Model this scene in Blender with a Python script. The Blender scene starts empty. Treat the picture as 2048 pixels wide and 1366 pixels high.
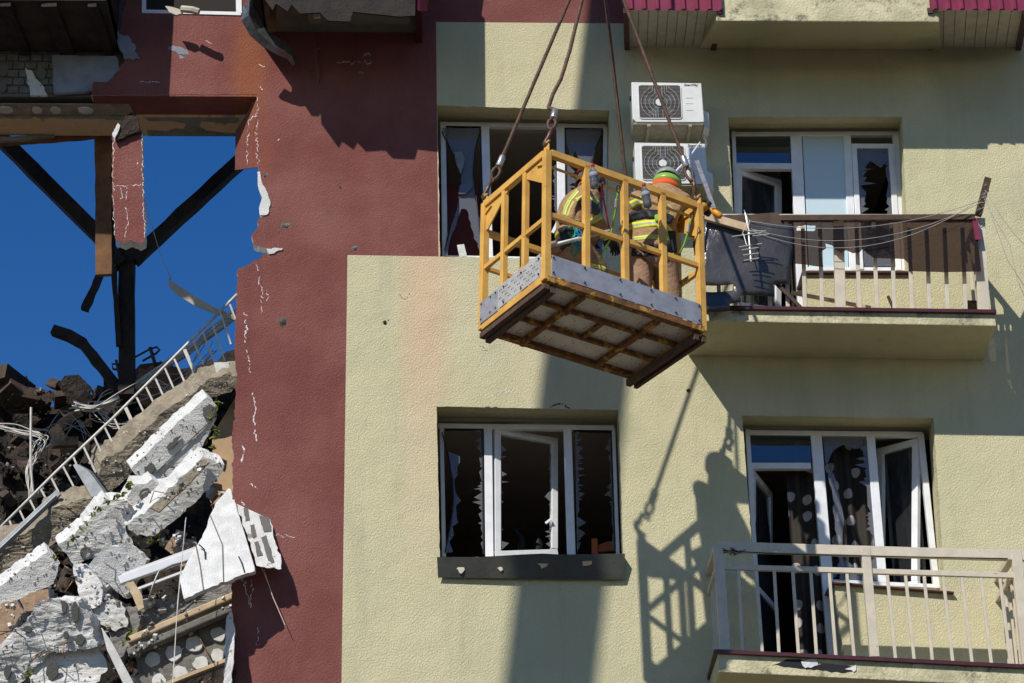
import bpy, bmesh, random
from math import sin, cos, radians, pi, sqrt, atan2
from mathutils import Vector as V, Matrix, noise
from mathutils.bvhtree import BVHTree
from mathutils.geometry import tessellate_polygon
rnd = random.Random(7)
SC = bpy.context.scene
COL = SC.collection

# ------------------------------------------------------------------ camera
F = 4700.0                                            # focal length in photo pixels (photo is 2048 wide)
EL, PSI, ROLL = radians(25), radians(1.8), radians(.7)
FWD = V((sin(PSI)*cos(EL), cos(PSI)*cos(EL), sin(EL)))
R0 = V((cos(PSI), -sin(PSI), 0)); U0 = R0.cross(FWD)
RT = R0*cos(ROLL) - U0*sin(ROLL); UP = U0*cos(ROLL) + R0*sin(ROLL)
CAM = V((-21*sin(PSI)*cos(EL), -21*cos(EL)*cos(PSI), 1.7))
cd = bpy.data.cameras.new('camera'); cam = bpy.data.objects.new('camera', cd); COL.objects.link(cam)
cam.matrix_world = Matrix(((RT.x, UP.x, -FWD.x, CAM.x), (RT.y, UP.y, -FWD.y, CAM.y), (RT.z, UP.z, -FWD.z, CAM.z), (0, 0, 0, 1)))
cd.sensor_width = 36; cd.lens = 36*F/2048; cd.clip_start = .1; cd.clip_end = 3000
SC.camera = cam

# ------------------------------------------------------------------ light
SUN = V((.65, 1, -1.03)).normalized()                 # the way the sunlight travels
elev = atan2(-SUN.z, sqrt(SUN.x**2 + SUN.y**2)); rot = atan2(-SUN.x, -SUN.y)
wd = bpy.data.worlds.new('World'); SC.world = wd; wd.use_nodes = True
nt = wd.node_tree; bg = nt.nodes['Background']
sky = nt.nodes.new('ShaderNodeTexSky'); sky.sky_type = 'NISHITA'; sky.sun_disc = False
sky.sun_elevation = elev; sky.sun_rotation = rot; sky.altitude = 0; sky.air_density = 1.0; sky.dust_density = 0.0; sky.ozone_density = 3.0
hs = nt.nodes.new('ShaderNodeHueSaturation'); hs.inputs['Saturation'].default_value = 1.36; hs.inputs['Hue'].default_value = .512
nt.links.new(sky.outputs[0], hs.inputs['Color']); nt.links.new(hs.outputs[0], bg.inputs['Color'])
bg.inputs['Strength'].default_value = .088
sl = bpy.data.lights.new('sun', 'SUN'); sl.energy = 4.2; sl.angle = radians(.53); sl.color = (1, .955, .88)
so = bpy.data.objects.new('sun', sl); COL.objects.link(so); so.rotation_euler = SUN.to_track_quat('-Z', 'Y').to_euler(); so.location = (-20, -30, 40)
vs = SC.view_settings
vs.view_transform = 'Standard'; vs.look = 'None'; vs.gamma = 1; vs.use_curve_mapping = False; vs.exposure = 0.17
SC.render.resolution_x = 1024; SC.render.resolution_y = 683

# ------------------------------------------------------------------ helpers
def W(px, py, y=0.0):                                 # where the sight line of a photo pixel meets the vertical plane at depth y
    d = FWD + RT*((px-1024)/F) - UP*((py-683)/F)
    return CAM + d*((y-CAM.y)/d.y)
S = 1/222.0                                           # metres per photo pixel on the facade
ORG = {}
def link(o, parent):
    COL.objects.link(o)
    if parent is not None: o.parent = parent
def thing(name, label, cat, loc, group=None, kind=None):
    o = bpy.data.objects.new(name, None); o.location = loc; o.empty_display_size = .1; COL.objects.link(o)
    ORG[o.name] = V(loc); tag(o, label, cat, group, kind); return o
def tag(o, label=None, cat=None, group=None, kind=None):
    if label: o['label'] = label
    if cat: o['category'] = cat
    if group: o['group'] = group
    if kind: o['kind'] = kind
    return o
def mk(name, vs_, fs, mats, parent=None, mi=None, smooth=False, bevel=0):
    if not isinstance(mats, (list, tuple)): mats = [mats]
    vs_ = [V(v) for v in vs_]
    if parent is not None: org = ORG[parent.name]
    else:
        c = sum(vs_, V((0, 0, 0)))/max(1, len(vs_)); org = V((c.x, c.y, min(v.z for v in vs_)))
    me = bpy.data.meshes.new(name); me.from_pydata([v-org for v in vs_], [], fs)
    for m in mats: me.materials.append(m)
    if mi: me.polygons.foreach_set('material_index', mi)
    if smooth: me.polygons.foreach_set('use_smooth', [True]*len(me.polygons))
    me.update()
    o = bpy.data.objects.new(name, me)
    if parent is None: o.location = org
    link(o, parent); ORG[o.name] = org
    if bevel:
        b = o.modifiers.new('bevel', 'BEVEL'); b.width = bevel; b.segments = 2; b.limit_method = 'ANGLE'; b.angle_limit = radians(50)
    return o
class MB:
    def __init__(s): s.v = []; s.f = []; s.m = []
    def add(s, vs_, fs, mi=0):
        n = len(s.v); s.v += [V(v) for v in vs_]; s.f += [tuple(i+n for i in f) for f in fs]; s.m += [mi]*len(fs); return s
    def beam(s, p, q, w, h, up=(0, 0, 1), mi=0, w2=None, h2=None):
        p = V(p); q = V(q); d = (q-p).normalized(); u = V(up)
        sd = d.cross(u)
        if sd.length < 1e-4: sd = d.cross(V((0, 1, 0)))
        sd.normalize(); u = sd.cross(d)
        w2 = w2 or w; h2 = h2 or h
        vs_ = [p+sd*a*w/2+u*b*h/2 for a, b in ((-1, -1), (1, -1), (1, 1), (-1, 1))] + [q+sd*a*w2/2+u*b*h2/2 for a, b in ((-1, -1), (1, -1), (1, 1), (-1, 1))]
        return s.add(vs_, [(0, 1, 2, 3), (7, 6, 5, 4), (0, 4, 5, 1), (1, 5, 6, 2), (2, 6, 7, 3), (3, 7, 4, 0)], mi)
    def box(s, a, b, mi=0):
        x0, x1 = sorted((a[0], b[0])); y0, y1 = sorted((a[1], b[1])); z0, z1 = sorted((a[2], b[2]))
        return s.add([(x0, y0, z0), (x1, y0, z0), (x1, y1, z0), (x0, y1, z0), (x0, y0, z1), (x1, y0, z1), (x1, y1, z1), (x0, y1, z1)],
                     [(3, 2, 1, 0), (4, 5, 6, 7), (0, 1, 5, 4), (1, 2, 6, 5), (2, 3, 7, 6), (3, 0, 4, 7)], mi)
    def tube(s, pts, r, n=6, mi=0):
        pts = [V(p) for p in pts]; k = len(pts); rs = r if isinstance(r, (list, tuple)) else [r]*k
        vs_ = []; fs = []; prev = None
        for i, p in enumerate(pts):
            d = (pts[min(i+1, k-1)] - pts[max(i-1, 0)])
            d = d.normalized() if d.length > 1e-9 else V((0, 0, 1))
            if prev is None:
                a = d.orthogonal().normalized()
            else:
                a = prev - d*prev.dot(d); a = a.normalized() if a.length > 1e-6 else d.orthogonal().normalized()
            prev = a; b = d.cross(a)
            vs_ += [p + (a*cos(2*pi*j/n) + b*sin(2*pi*j/n))*rs[i] for j in range(n)]
        for i in range(k-1):
            for j in range(n):
                j2 = (j+1) % n; fs.append((i*n+j, i*n+j2, (i+1)*n+j2, (i+1)*n+j))
        fs.append(tuple(range(n-1, -1, -1))); fs.append(tuple((k-1)*n+j for j in range(n)))
        return s.add(vs_, fs, mi)
    def prism(s, loops, off, mf=0, ms=0, mb=None):    # loops: outer ring then holes, 3D points; off: extrusion vector
        loops = [[V(p) for p in l] for l in loops]; off = V(off); flat = [p for l in loops for p in l]; n = len(flat)
        nrm = V((0, 0, 0))
        l0 = loops[0]
        for i in range(len(l0)): nrm += l0[i].cross(l0[(i+1) % len(l0)])
        ax = max(range(3), key=lambda k: abs(nrm[k]))
        ij = [k for k in range(3) if k != ax]
        tris = tessellate_polygon([[V((p[ij[0]], p[ij[1]], 0)) for p in l] for l in loops])
        front = []
        for t in tris:
            a, b, c = (flat[i] for i in t)
            if (b-a).cross(c-a).length < 1e-10: continue
            front.append(t if (b-a).cross(c-a).dot(off) < 0 else (t[0], t[2], t[1]))
        s.add(flat + [p+off for p in flat], front, mf)
        base = len(s.v)-2*n
        def put(f, mi): s.f.append(tuple(base+i for i in f)); s.m.append(mi)
        for t in front: put((t[0]+n, t[2]+n, t[1]+n), ms if mb is None else mb)
        k = 0
        for li, l in enumerate(loops):
            L = len(l); nn = V((0, 0, 0))
            for i in range(L): nn += l[i].cross(l[(i+1) % L])
            ccw = nn.dot(off) < 0
            if li: ccw = not ccw
            for i in range(L):
                a = k+i; b = k+(i+1) % L
                put((b, a, a+n, b+n) if ccw else (a, b, b+n, a+n), ms)
            k += L
        return s
    def build(s, name, mats, parent=None, smooth=False, bevel=0):
        return mk(name, s.v, s.f, mats, parent, s.m, smooth, bevel)
def rag(poly, amp=3, step=12, keep=(), closed=True):  # roughen the outline of a pixel polygon
    out = []
    n = len(poly)
    for i in range(n if closed else n-1):
        a = poly[i]; b = poly[(i+1) % n]
        L = sqrt((b[0]-a[0])**2+(b[1]-a[1])**2); out.append(tuple(a))
        if i in keep: continue
        k = int(L/step)
        for j in range(1, k+1):
            t = (j + rnd.uniform(-.3, .3))/(k+1)
            d = rnd.gauss(0, amp*.6)
            nx, ny = (b[1]-a[1])/L, -(b[0]-a[0])/L
            q = [a[m]+(b[m]-a[m])*t for m in range(len(a))]; q[0] += nx*d; q[1] += ny*d
            out.append(tuple(q))
    if not closed: out.append(tuple(poly[-1]))
    return out
def P3(poly, y=0.0):
    return [W(p[0], p[1], p[2] if len(p) > 2 else y) for p in poly]

# ------------------------------------------------------------------ materials
def mat(name, col, rough=.8, metal=0, col2=None, vscale=4, vdetail=6, bump=0, bscale=60, bdist=.01, spots=None, sscale=30, sthr=.6, spec=.3, coat=0, rdist=0):
    m = bpy.data.materials.new(name); m.use_nodes = True; t = m.node_tree; b = t.nodes['Principled BSDF']
    b.inputs['Roughness'].default_value = rough; b.inputs['Metallic'].default_value = metal; b.inputs['Specular IOR Level'].default_value = spec
    b.inputs['Coat Weight'].default_value = coat
    tc = t.nodes.new('ShaderNodeTexCoord'); src = None
    def nz(scale, detail=6, rough_=.6):
        n = t.nodes.new('ShaderNodeTexNoise'); n.inputs['Scale'].default_value = scale; n.inputs['Detail'].default_value = detail; n.inputs['Roughness'].default_value = rough_
        t.links.new(tc.outputs['Object'], n.inputs['Vector']); return n
    def ramp(inp, lo, hi):
        r = t.nodes.new('ShaderNodeMapRange'); r.inputs[1].default_value = lo; r.inputs[2].default_value = hi; r.interpolation_type = 'SMOOTHSTEP'
        t.links.new(inp, r.inputs[0]); return r.outputs[0]
    def mix(fac, a, c):
        n = t.nodes.new('ShaderNodeMix'); n.data_type = 'RGBA'
        if isinstance(fac, float): n.inputs[0].default_value = fac
        else: t.links.new(fac, n.inputs[0])
        for s_, k in ((a, 6), (c, 7)):
            if isinstance(s_, tuple): n.inputs[k].default_value = (*s_[:3], 1)
            else: t.links.new(s_, n.inputs[k])
        return n.outputs[2]
    src = tuple(col)
    if col2: src = mix(ramp(nz(vscale, vdetail).outputs[0], .35, .65), src, tuple(col2))
    if spots: src = mix(ramp(nz(sscale, 5, .7).outputs[0], sthr, sthr+.06), src, tuple(spots))
    if isinstance(src, tuple): b.inputs['Base Color'].default_value = (*src, 1)
    else: t.links.new(src, b.inputs['Base Color'])
    if bump:
        n = nz(bscale, 4, .6); bp = t.nodes.new('ShaderNodeBump'); bp.inputs['Strength'].default_value = bump; bp.inputs['Distance'].default_value = bdist
        t.links.new(n.outputs[0], bp.inputs['Height']); t.links.new(bp.outputs[0], b.inputs['Normal'])
    m['_'] = 0
    return m
class NT:                                             # small node builder for the materials with stains
    def __init__(s, m): s.t = m.node_tree; s.b = s.t.nodes['Principled BSDF']; s.tc = s.t.nodes.new('ShaderNodeTexCoord'); s.geo = s.t.nodes.new('ShaderNodeNewGeometry'); s.xyz = s.t.nodes.new('ShaderNodeSeparateXYZ'); s.t.links.new(s.geo.outputs['Position'], s.xyz.inputs[0])
    def noise(s, scale, detail=5, rough=.6, vec=None, stretch=None):
        n = s.t.nodes.new('ShaderNodeTexNoise'); n.inputs['Scale'].default_value = scale; n.inputs['Detail'].default_value = detail; n.inputs['Roughness'].default_value = rough
        v = s.geo.outputs['Position']
        if stretch:
            mp = s.t.nodes.new('ShaderNodeMapping'); mp.inputs['Scale'].default_value = stretch
            if vec: mp.inputs['Rotation'].default_value = vec
            s.t.links.new(v, mp.inputs[0]); v = mp.outputs[0]
        s.t.links.new(v, n.inputs['Vector']); return n.outputs[0]
    def math(s, op, a, b=None):
        n = s.t.nodes.new('ShaderNodeMath'); n.operation = op
        for i, x in enumerate((a, b)):
            if x is None: continue
            if isinstance(x, (int, float)): n.inputs[i].default_value = x
            else: s.t.links.new(x, n.inputs[i])
        return n.outputs[0]
    def ss(s, x, lo, hi, a=0, b=1):
        r = s.t.nodes.new('ShaderNodeMapRange'); r.interpolation_type = 'SMOOTHSTEP'
        for k, q in ((1, lo), (2, hi), (3, a), (4, b)): r.inputs[k].default_value = q
        s.t.links.new(x, r.inputs[0]); return r.outputs[0]
    def mix(s, fac, a, c, mode='MIX'):
        n = s.t.nodes.new('ShaderNodeMix'); n.data_type = 'RGBA'; n.blend_type = mode
        if isinstance(fac, (int, float)): n.inputs[0].default_value = fac
        else: s.t.links.new(fac, n.inputs[0])
        for q, k in ((a, 6), (c, 7)):
            if isinstance(q, tuple): n.inputs[k].default_value = (*q[:3], 1)
            else: s.t.links.new(q, n.inputs[k])
        return n.outputs[2]
    def blob(s, x, z, rx, rz, power=1.0, ns=6, na=.5): # soft stain round a facade point
        dx = s.math('MULTIPLY', s.math('SUBTRACT', s.xyz.outputs[0], x), 1/rx); dz = s.math('MULTIPLY', s.math('SUBTRACT', s.xyz.outputs[2], z), 1/rz)
        d = s.math('SQRT', s.math('ADD', s.math('MULTIPLY', dx, dx), s.math('MULTIPLY', dz, dz)))
        d = s.math('ADD', d, s.math('MULTIPLY', s.math('SUBTRACT', s.noise(ns, 5), .5), na))
        return s.math('MULTIPLY', s.ss(d, 1.0, .25), power)
    def bump(s, h, strength, dist, prev=None):
        b = s.t.nodes.new('ShaderNodeBump'); b.inputs['Strength'].default_value = strength; b.inputs['Distance'].default_value = dist
        s.t.links.new(h, b.inputs['Height'])
        if prev: s.t.links.new(prev, b.inputs['Normal'])
        return b.outputs[0]
def stucco(name, base, alt, dirt, stains, gb=.9):
    m = bpy.data.materials.new(name); m.use_nodes = True; n = NT(m)
    n.b.inputs['Roughness'].default_value = .92; n.b.inputs['Specular IOR Level'].default_value = .15
    c = n.mix(n.ss(n.noise(1.1, 5, .65), .35, .68), base, alt)
    c = n.mix(n.math('MULTIPLY', n.ss(n.noise(1.9, 7, .72, None, (1.7, 1.7, .28)), .47, .78), .5), c, dirt)
    c = n.mix(n.math('MULTIPLY', n.ss(n.noise(5.5, 6, .7), .45, .75), .28), c, alt); c = n.mix(n.math('MULTIPLY', n.ss(n.noise(3.1, 7, .75, None, (1, 1, .6)), .55, .8), .28), c, dirt)
    c = n.mix(n.math('MULTIPLY', n.ss(n.noise(80, 4, .75), .40, .70), .34), c, tuple(x*.62 for x in base))
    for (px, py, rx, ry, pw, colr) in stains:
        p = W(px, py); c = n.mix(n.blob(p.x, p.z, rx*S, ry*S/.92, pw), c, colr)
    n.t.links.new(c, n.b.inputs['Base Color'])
    g = n.noise(62, 4, .62, (0, .7, 0), (1.15, 1.15, .9)); g2 = n.noise(130, 3, .6)
    h = n.math('ADD', n.ss(g, .38, .66), n.math('MULTIPLY', g2, .5))
    nb = n.bump(h, gb*.9, .0042)
    nb = n.bump(n.noise(2.2, 4, .5), .5, .05, nb)
    n.t.links.new(nb, n.b.inputs['Normal'])
    return m
YEL = (.625, .567, .36)
M = {}
M['yellow'] = stucco('yellow_render', YEL, (.565, .53, .325), (.35, .34, .225), [
    (850, 590, 75, 360, .5, (.68, .43, .29)), (845, 900, 60, 330, .35, (.68, .52, .36)),
    (985, 700, 40, 60, .35, (.54, .53, .36)),
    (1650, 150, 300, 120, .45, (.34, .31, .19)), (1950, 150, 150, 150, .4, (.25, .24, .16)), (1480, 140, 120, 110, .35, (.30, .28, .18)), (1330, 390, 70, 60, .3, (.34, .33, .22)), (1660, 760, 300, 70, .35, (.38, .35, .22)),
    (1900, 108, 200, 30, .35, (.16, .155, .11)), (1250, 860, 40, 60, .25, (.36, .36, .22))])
M['red'] = stucco('red_render', (.205, .070, .060), (.265, .105, .09), (.115, .048, .043), [
    (500, 130, 55, 190, .7, (.30, .105, .045)), (520, 300, 45, 120, .5, (.27, .09, .055)), (560, 780, 140, 160, .35, (.16, .05, .045)), (600, 1080, 90, 130, .3, (.28, .125, .105)), (650, 460, 80, 60, .35, (.30, .15, .125)), (590, 400, 130, 90, .3, (.28, .13, .11)), (640, 1250, 70, 120, .35, (.17, .055, .048))], .95)
def simple(k, *a, **kw): M[k] = mat(k, *a, **kw)
simple('foam', (.76, .755, .735), .9, col2=(.62, .61, .58), vscale=7, bump=1, bscale=75, bdist=.012, spots=(.40, .38, .34), sscale=15, sthr=.66)
simple('foam_dirty', (.64, .61, .56), .9, col2=(.74, .73, .70), vscale=9, bump=.9, bscale=70, bdist=.012, spots=(.30, .27, .21), sscale=11, sthr=.6)
simple('plaster_white', (.62, .61, .58), .85, col2=(.50, .485, .44), vscale=6, bump=.6, bscale=45, bdist=.01, spots=(.33, .30, .25), sscale=13, sthr=.66)
simple('concrete', (.34, .29, .21), .95, col2=(.24, .20, .145), vscale=8, bump=1, bscale=38, bdist=.02, spots=(.50, .46, .38), sscale=17, sthr=.62)
simple('concrete_grey', (.27, .26, .24), .95, col2=(.19, .18, .165), vscale=9, bump=1, bscale=50, bdist=.015)
simple('mortar', (.15, .145, .13), .95, col2=(.15, .145, .13), vscale=20, bump=.8, bscale=80, bdist=.008)
simple('brick', (.24, .12, .075), .95, col2=(.17, .09, .06), vscale=12, bump=.8, bscale=60, bdist=.01, spots=(.07, .055, .045), sscale=8, sthr=.55)
simple('brick_burnt', (.085, .058, .042), .95, col2=(.05, .038, .03), vscale=12, bump=.8, bscale=60, bdist=.01, spots=(.20, .14, .09), sscale=8, sthr=.60)
simple('brick_tan', (.36, .24, .15), .95, col2=(.26, .17, .11), vscale=10, bump=.8, bscale=60, bdist=.01, spots=(.10, .075, .05), sscale=8, sthr=.58)
simple('silicate', (.13, .122, .108), .95, col2=(.20, .185, .16), vscale=10, bump=.6, bscale=70, bdist=.006)
simple('soot_shade', (.022, .018, .015), .95, col2=(.055, .038, .028), vscale=5, bump=1, bscale=22, bdist=.05)  # real soot, with the cavity's shade worked into the near-black colour
simple('char', (.018, .014, .012), .8, col2=(.035, .024, .018), vscale=9, bump=.8, bscale=40, bdist=.012)
simple('timber', (.20, .095, .035), .75, col2=(.11, .052, .022), vscale=6, bump=.4, bscale=50, bdist=.005)
simple('timber_pale', (.56, .43, .27), .75, col2=(.44, .32, .19), vscale=8, bump=.3, bscale=60, bdist=.003)
simple('timber_dark', (.055, .035, .024), .7, col2=(.09, .055, .035), vscale=12, bump=.5, bscale=60, bdist=.004)
simple('orange_plaster', (.66, .44, .24), .9, col2=(.60, .40, .22), vscale=5, bump=.4, bscale=40, bdist=.006, spots=(.30, .25, .19), sscale=4, sthr=.6)
simple('tan_wall', (.50, .33, .19), .9, col2=(.42, .29, .18), vscale=4, bump=.3, bscale=40, bdist=.006)
simple('blue_foam', (.26, .285, .33), .85, col2=(.20, .215, .24), vscale=6, bump=.4, bscale=60, bdist=.006)
simple('pvc', (.78, .79, .80), .35, col2=(.70, .705, .71), vscale=7, spec=.5)
simple('pvc_side', (.62, .62, .60), .5)
simple('gasket', (.012, .012, .014), .5)
simple('flashing', (.075, .014, .018), .4, spec=.5, col2=(.05, .012, .014), vscale=10)
simple('sill_dark', (.060, .062, .052), .45, spec=.5, col2=(.045, .045, .04), vscale=5, bump=.25, bscale=7, bdist=.03)
simple('rail_paint', (.60, .53, .41), .5, col2=(.52, .46, .36), vscale=9, spots=(.26, .12, .05), sscale=22, sthr=.66, bump=.2, bscale=80, bdist=.002)
simple('rail_white', (.70, .67, .60), .5, col2=(.58, .54, .47), vscale=12, spots=(.25, .12, .06), sscale=18, sthr=.66)
simple('cage_yellow', (.72, .41, .09), .5, col2=(.58, .31, .07), vscale=5, spots=(.12, .05, .025), sscale=32, sthr=.635, bump=.2, bscale=60, bdist=.002, spec=.4)
simple('rust', (.24, .11, .035), .85, col2=(.13, .06, .025), vscale=14, bump=.6, bscale=90, bdist=.004, spots=(.50, .27, .05), sscale=10, sthr=.54)
simple('rust_dark', (.115, .066, .045), .85, col2=(.07, .042, .032), vscale=14, bump=.5, bscale=90, bdist=.004)
simple('alu', (.47, .46, .47), .42, metal=.35, col2=(.36, .355, .36), vscale=10, spots=(.62, .62, .63), sscale=40, sthr=.68, bump=.2, bscale=14, bdist=.006, spec=.5)
simple('alu_light', (.56, .54, .50), .5, metal=.25, col2=(.45, .435, .41), vscale=9, spots=(.22, .19, .15), sscale=24, sthr=.68, bump=.2, bscale=16, bdist=.006)
simple('floor_alu', (.76, .72, .63), .6, metal=.0, col2=(.64, .59, .50), vscale=7, spots=(.17, .12, .08), sscale=13, sthr=.66, bump=.25, bscale=16, bdist=.008)
simple('rope', (.075, .042, .030), .65, col2=(.14, .075, .045), vscale=20, spec=.4)
simple('hook_steel', (.09, .055, .042), .45, metal=.5, col2=(.16, .085, .055), vscale=25)
simple('ferrule', (.52, .50, .48), .35, metal=.7, col2=(.36, .33, .31), vscale=25)
simple('ac_white', (.68, .68, .66), .45, spec=.4, col2=(.62, .62, .59), vscale=6)
simple('ac_base', (.34, .31, .22), .6, col2=(.26, .235, .165), vscale=12, spots=(.13, .10, .06), sscale=20, sthr=.64)
simple('ac_grille', (.10, .092, .080), .6, col2=(.085, .078, .07), vscale=9)
simple('ac_fan', (.035, .035, .035), .6)
simple('slat', (.22, .205, .18), .6)
simple('grille_wire', (.66, .64, .58), .5)
simple('black', (.012, .012, .013), .6)
simple('print_black', (.02, .02, .025), .6)
simple('metal_grey', (.30, .31, .31), .45, metal=.6, col2=(.22, .225, .225), vscale=9)
simple('metal_sheet', (.16, .17, .18), .35, metal=.7, col2=(.30, .31, .33), vscale=7, bump=.4, bscale=9, bdist=.03)
simple('antenna', (.62, .60, .56), .4, metal=.4)
simple('cable_white', (.66, .63, .56), .6, col2=(.52, .48, .41), vscale=20)
simple('wire_grey', (.34, .33, .30), .5)
simple('maroon_metal', (.22, .022, .055), .4, spec=.5, col2=(.17, .02, .045), vscale=8)
simple('siding', (.50, .46, .37), .55, col2=(.42, .385, .31), vscale=7)
simple('coat', (.36, .225, .115), .9, col2=(.30, .185, .095), vscale=9, bump=.7, bscale=22, bdist=.02)
simple('trouser', (.33, .20, .125), .9, col2=(.27, .165, .10), vscale=9, bump=.7, bscale=20, bdist=.02)
simple('patch_grey', (.095, .085, .08), .85, bump=.3, bscale=30, bdist=.01)
simple('strap_black', (.014, .014, .016), .6, col2=(.03, .03, .033), vscale=30)
simple('skin', (.42, .24, .17), .55)
simple('glove', (.03, .028, .026), .8)
simple('boot', (.018, .017, .017), .55)
simple('helmet_red', (.24, .02, .018), .3, spec=.5)
simple('helmet_green', (.24, .42, .07), .35, spec=.5)
simple('helmet_grey', (.26, .29, .26), .4)
simple('collar_orange', (.72, .10, .02), .7)
simple('yellow_plastic', (.75, .50, .02), .5)
simple('tool_orange', (.65, .27, .02), .45)
simple('lime', (.22, .42, .05), .7)
simple('rope_blue', (.02, .22, .48), .7)
simple('rope_green', (.02, .30, .16), .7)
simple('rope_red', (.42, .05, .035), .7)
simple('cap_red', (.45, .02, .015), .5)
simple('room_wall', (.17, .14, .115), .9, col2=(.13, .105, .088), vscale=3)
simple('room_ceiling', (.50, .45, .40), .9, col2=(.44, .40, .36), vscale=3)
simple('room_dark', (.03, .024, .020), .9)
simple('blind', (.50, .62, .68), .35, spec=.5)
simple('furniture_red', (.16, .03, .022), .5)
simple('chair_orange', (.42, .12, .035), .5)
simple('moss', (.20, .22, .035), .95, col2=(.13, .15, .03), vscale=30, bump=.8, bscale=90, bdist=.01)
simple('asphalt', (.075, .066, .052), .95, col2=(.11, .095, .078), vscale=.3)
simple('crane_paint', (.55, .33, .03), .5)
simple('dark_board', (.05, .038, .027), .8, col2=(.03, .024, .018), vscale=5)
simple('brown_ply', (.10, .062, .036), .85, col2=(.075, .048, .028), vscale=14)
simple('grey_board', (.17, .155, .125), .9, col2=(.13, .12, .10), vscale=4)
simple('crack_white', (.72, .68, .66), .9)
simple('crack_dark', (.05, .05, .065), .9)
def glass(name, tint, refl=.35, dirty=0.0, dcol=(.6, .62, .66)):
    m = bpy.data.materials.new(name); m.use_nodes = True; t = m.node_tree; t.nodes.remove(t.nodes['Principled BSDF'])
    out = t.nodes['Material Output']; tr = t.nodes.new('ShaderNodeBsdfTransparent'); tr.inputs[0].default_value = (*tint, 1)
    gl = t.nodes.new('ShaderNodeBsdfGlossy'); gl.inputs['Roughness'].default_value = .03; gl.inputs[0].default_value = (.9, .95, 1, 1)
    lw = t.nodes.new('ShaderNodeLayerWeight'); lw.inputs[0].default_value = refl
    mx = t.nodes.new('ShaderNodeMixShader'); t.links.new(lw.outputs['Fresnel'], mx.inputs[0]); t.links.new(tr.outputs[0], mx.inputs[1]); t.links.new(gl.outputs[0], mx.inputs[2])
    last = mx
    if dirty:
        df = t.nodes.new('ShaderNodeBsdfDiffuse'); df.inputs[0].default_value = (*dcol, 1)
        m2 = t.nodes.new('ShaderNodeMixShader'); m2.inputs[0].default_value = dirty
        t.links.new(mx.outputs[0], m2.inputs[1]); t.links.new(df.outputs[0], m2.inputs[2]); last = m2
    t.links.new(last.outputs[0], out.inputs[0]); return m
M['glass'] = glass('window_glass', (.55, .6, .64), .45, .03)
M['shard'] = glass('broken_glass', (.62, .62, .68), .30, .17)
M['bottle'] = glass('clear_plastic', (.80, .86, .92), .4, .12)
M['smoked'] = glass('smoked_plastic', (.40, .33, .285), .2, .15, (.085, .072, .066))
m = mat('dark_sheet', (.072, .068, .070), .24, spec=.5, col2=(.05, .046, .046), vscale=4, bump=.45, bscale=11, bdist=.03); M['dark_sheet'] = m
# clothing with reflective stripes: the mesh carries a smooth "band" coordinate along each limb
def striped(name, base, base2, bands):
    m = bpy.data.materials.new(name); m.use_nodes = True; n = NT(m); n.b.inputs['Roughness'].default_value = .85; n.b.inputs['Specular IOR Level'].default_value = .2
    at = n.t.nodes.new('ShaderNodeAttribute'); at.attribute_name = 'band'; f = at.outputs['Fac']
    c = n.mix(n.ss(n.noise(11, 4), .35, .65), base, base2)
    for (c0, hw, colr, inner) in bands:
        d = n.math('ABSOLUTE', n.math('SUBTRACT', f, c0))
        c = n.mix(n.ss(d, hw, hw*.9), c, colr)
        c = n.mix(n.ss(d, hw*.36, hw*.30), c, inner)
    n.t.links.new(c, n.b.inputs['Base Color'])
    n.t.links.new(n.bump(n.noise(15, 3, .5), .9, .03), n.b.inputs['Normal'])
    return m

# ------------------------------------------------------------------ ground
g = MB().add([(-400, -400, 0), (400, -400, 0), (400, 400, 0), (-400, 400, 0)], [(0, 1, 2, 3)]).build('ground', M['asphalt']); g['kind'] = 'structure'

# ------------------------------------------------------------------ the building
BLD = thing('apartment_building', 'damaged apartment building with yellow and red rendered walls and a torn open left side', 'building', W(1100, 1366, .2)*1.0)
ORG[BLD.name] = V(BLD.location)
FD = .32                                              # depth of the window plane behind the wall face
openings = {
 'w1': [(874, 211), (1219, 221), (1214, 520), (880, 513)],
 'w2': [(873, 813), (1237, 820), (1247, 1112), (880, 1115)],
 'w3': [(1456, 234), (1804, 233), (1818, 543), (1612, 541), (1616, 622), (1478, 618)],
 'w4': [(1484, 831), (1867, 836), (1890, 1181), (1668, 1163), (1690, 1330), (1522, 1320)]}
def crater(cx, cy, r):
    return [(cx + r*(1+rnd.uniform(-.4, .4))*cos(a), cy + r*.85*(1+rnd.uniform(-.4, .4))*sin(a)) for a in [2*pi*i/11 for i in range(11)]]
red_cr = [(571, 451, 9), (566, 644, 10), (711, 496, 6), (681, 374, 4), (735, 110, 6), (722, 146, 5), (636, 100, 4), (530, 350, 5)]
yel_cr = [(770, 645, 5), (1377, 781, 4)]
red_poly = rag([(250, -330), (250, 0), (240, 60), (256, 100), (240, 140), (214, 165), (186, 182), (182, 190)], 3, 9, closed=False)[:-1] + \
    rag([(182, 190), (515, 189)], 1, 14, closed=False)[:-1] + [(515, 189), (516, 334)] + \
    rag([(516, 334), (527, 372), (538, 400), (533, 428), (518, 436), (516, 455), (502, 470), (506, 488), (531, 495), (545, 503), (511, 520), (477, 537), (475, 560), (473, 604), (469, 686), (473, 764), (472, 785), (469, 830), (464, 874), (467, 905), (465, 968), (463, 1163), (462, 1214), (468, 1260), (462, 1320), (468, 1400), (466, 1700)], 2.2, 8, closed=False) + \
    [(680, 1700), (683, 1366), (695, 510), (877, 513), (872, 44), (1262, 47), (1262, -330)]
MB().prism([P3(red_poly)] + [P3(crater(*c)) for c in red_cr], (0, .12, 0), 0, 1).build('red_wall', [M['red'], M['foam']], BLD)
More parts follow.
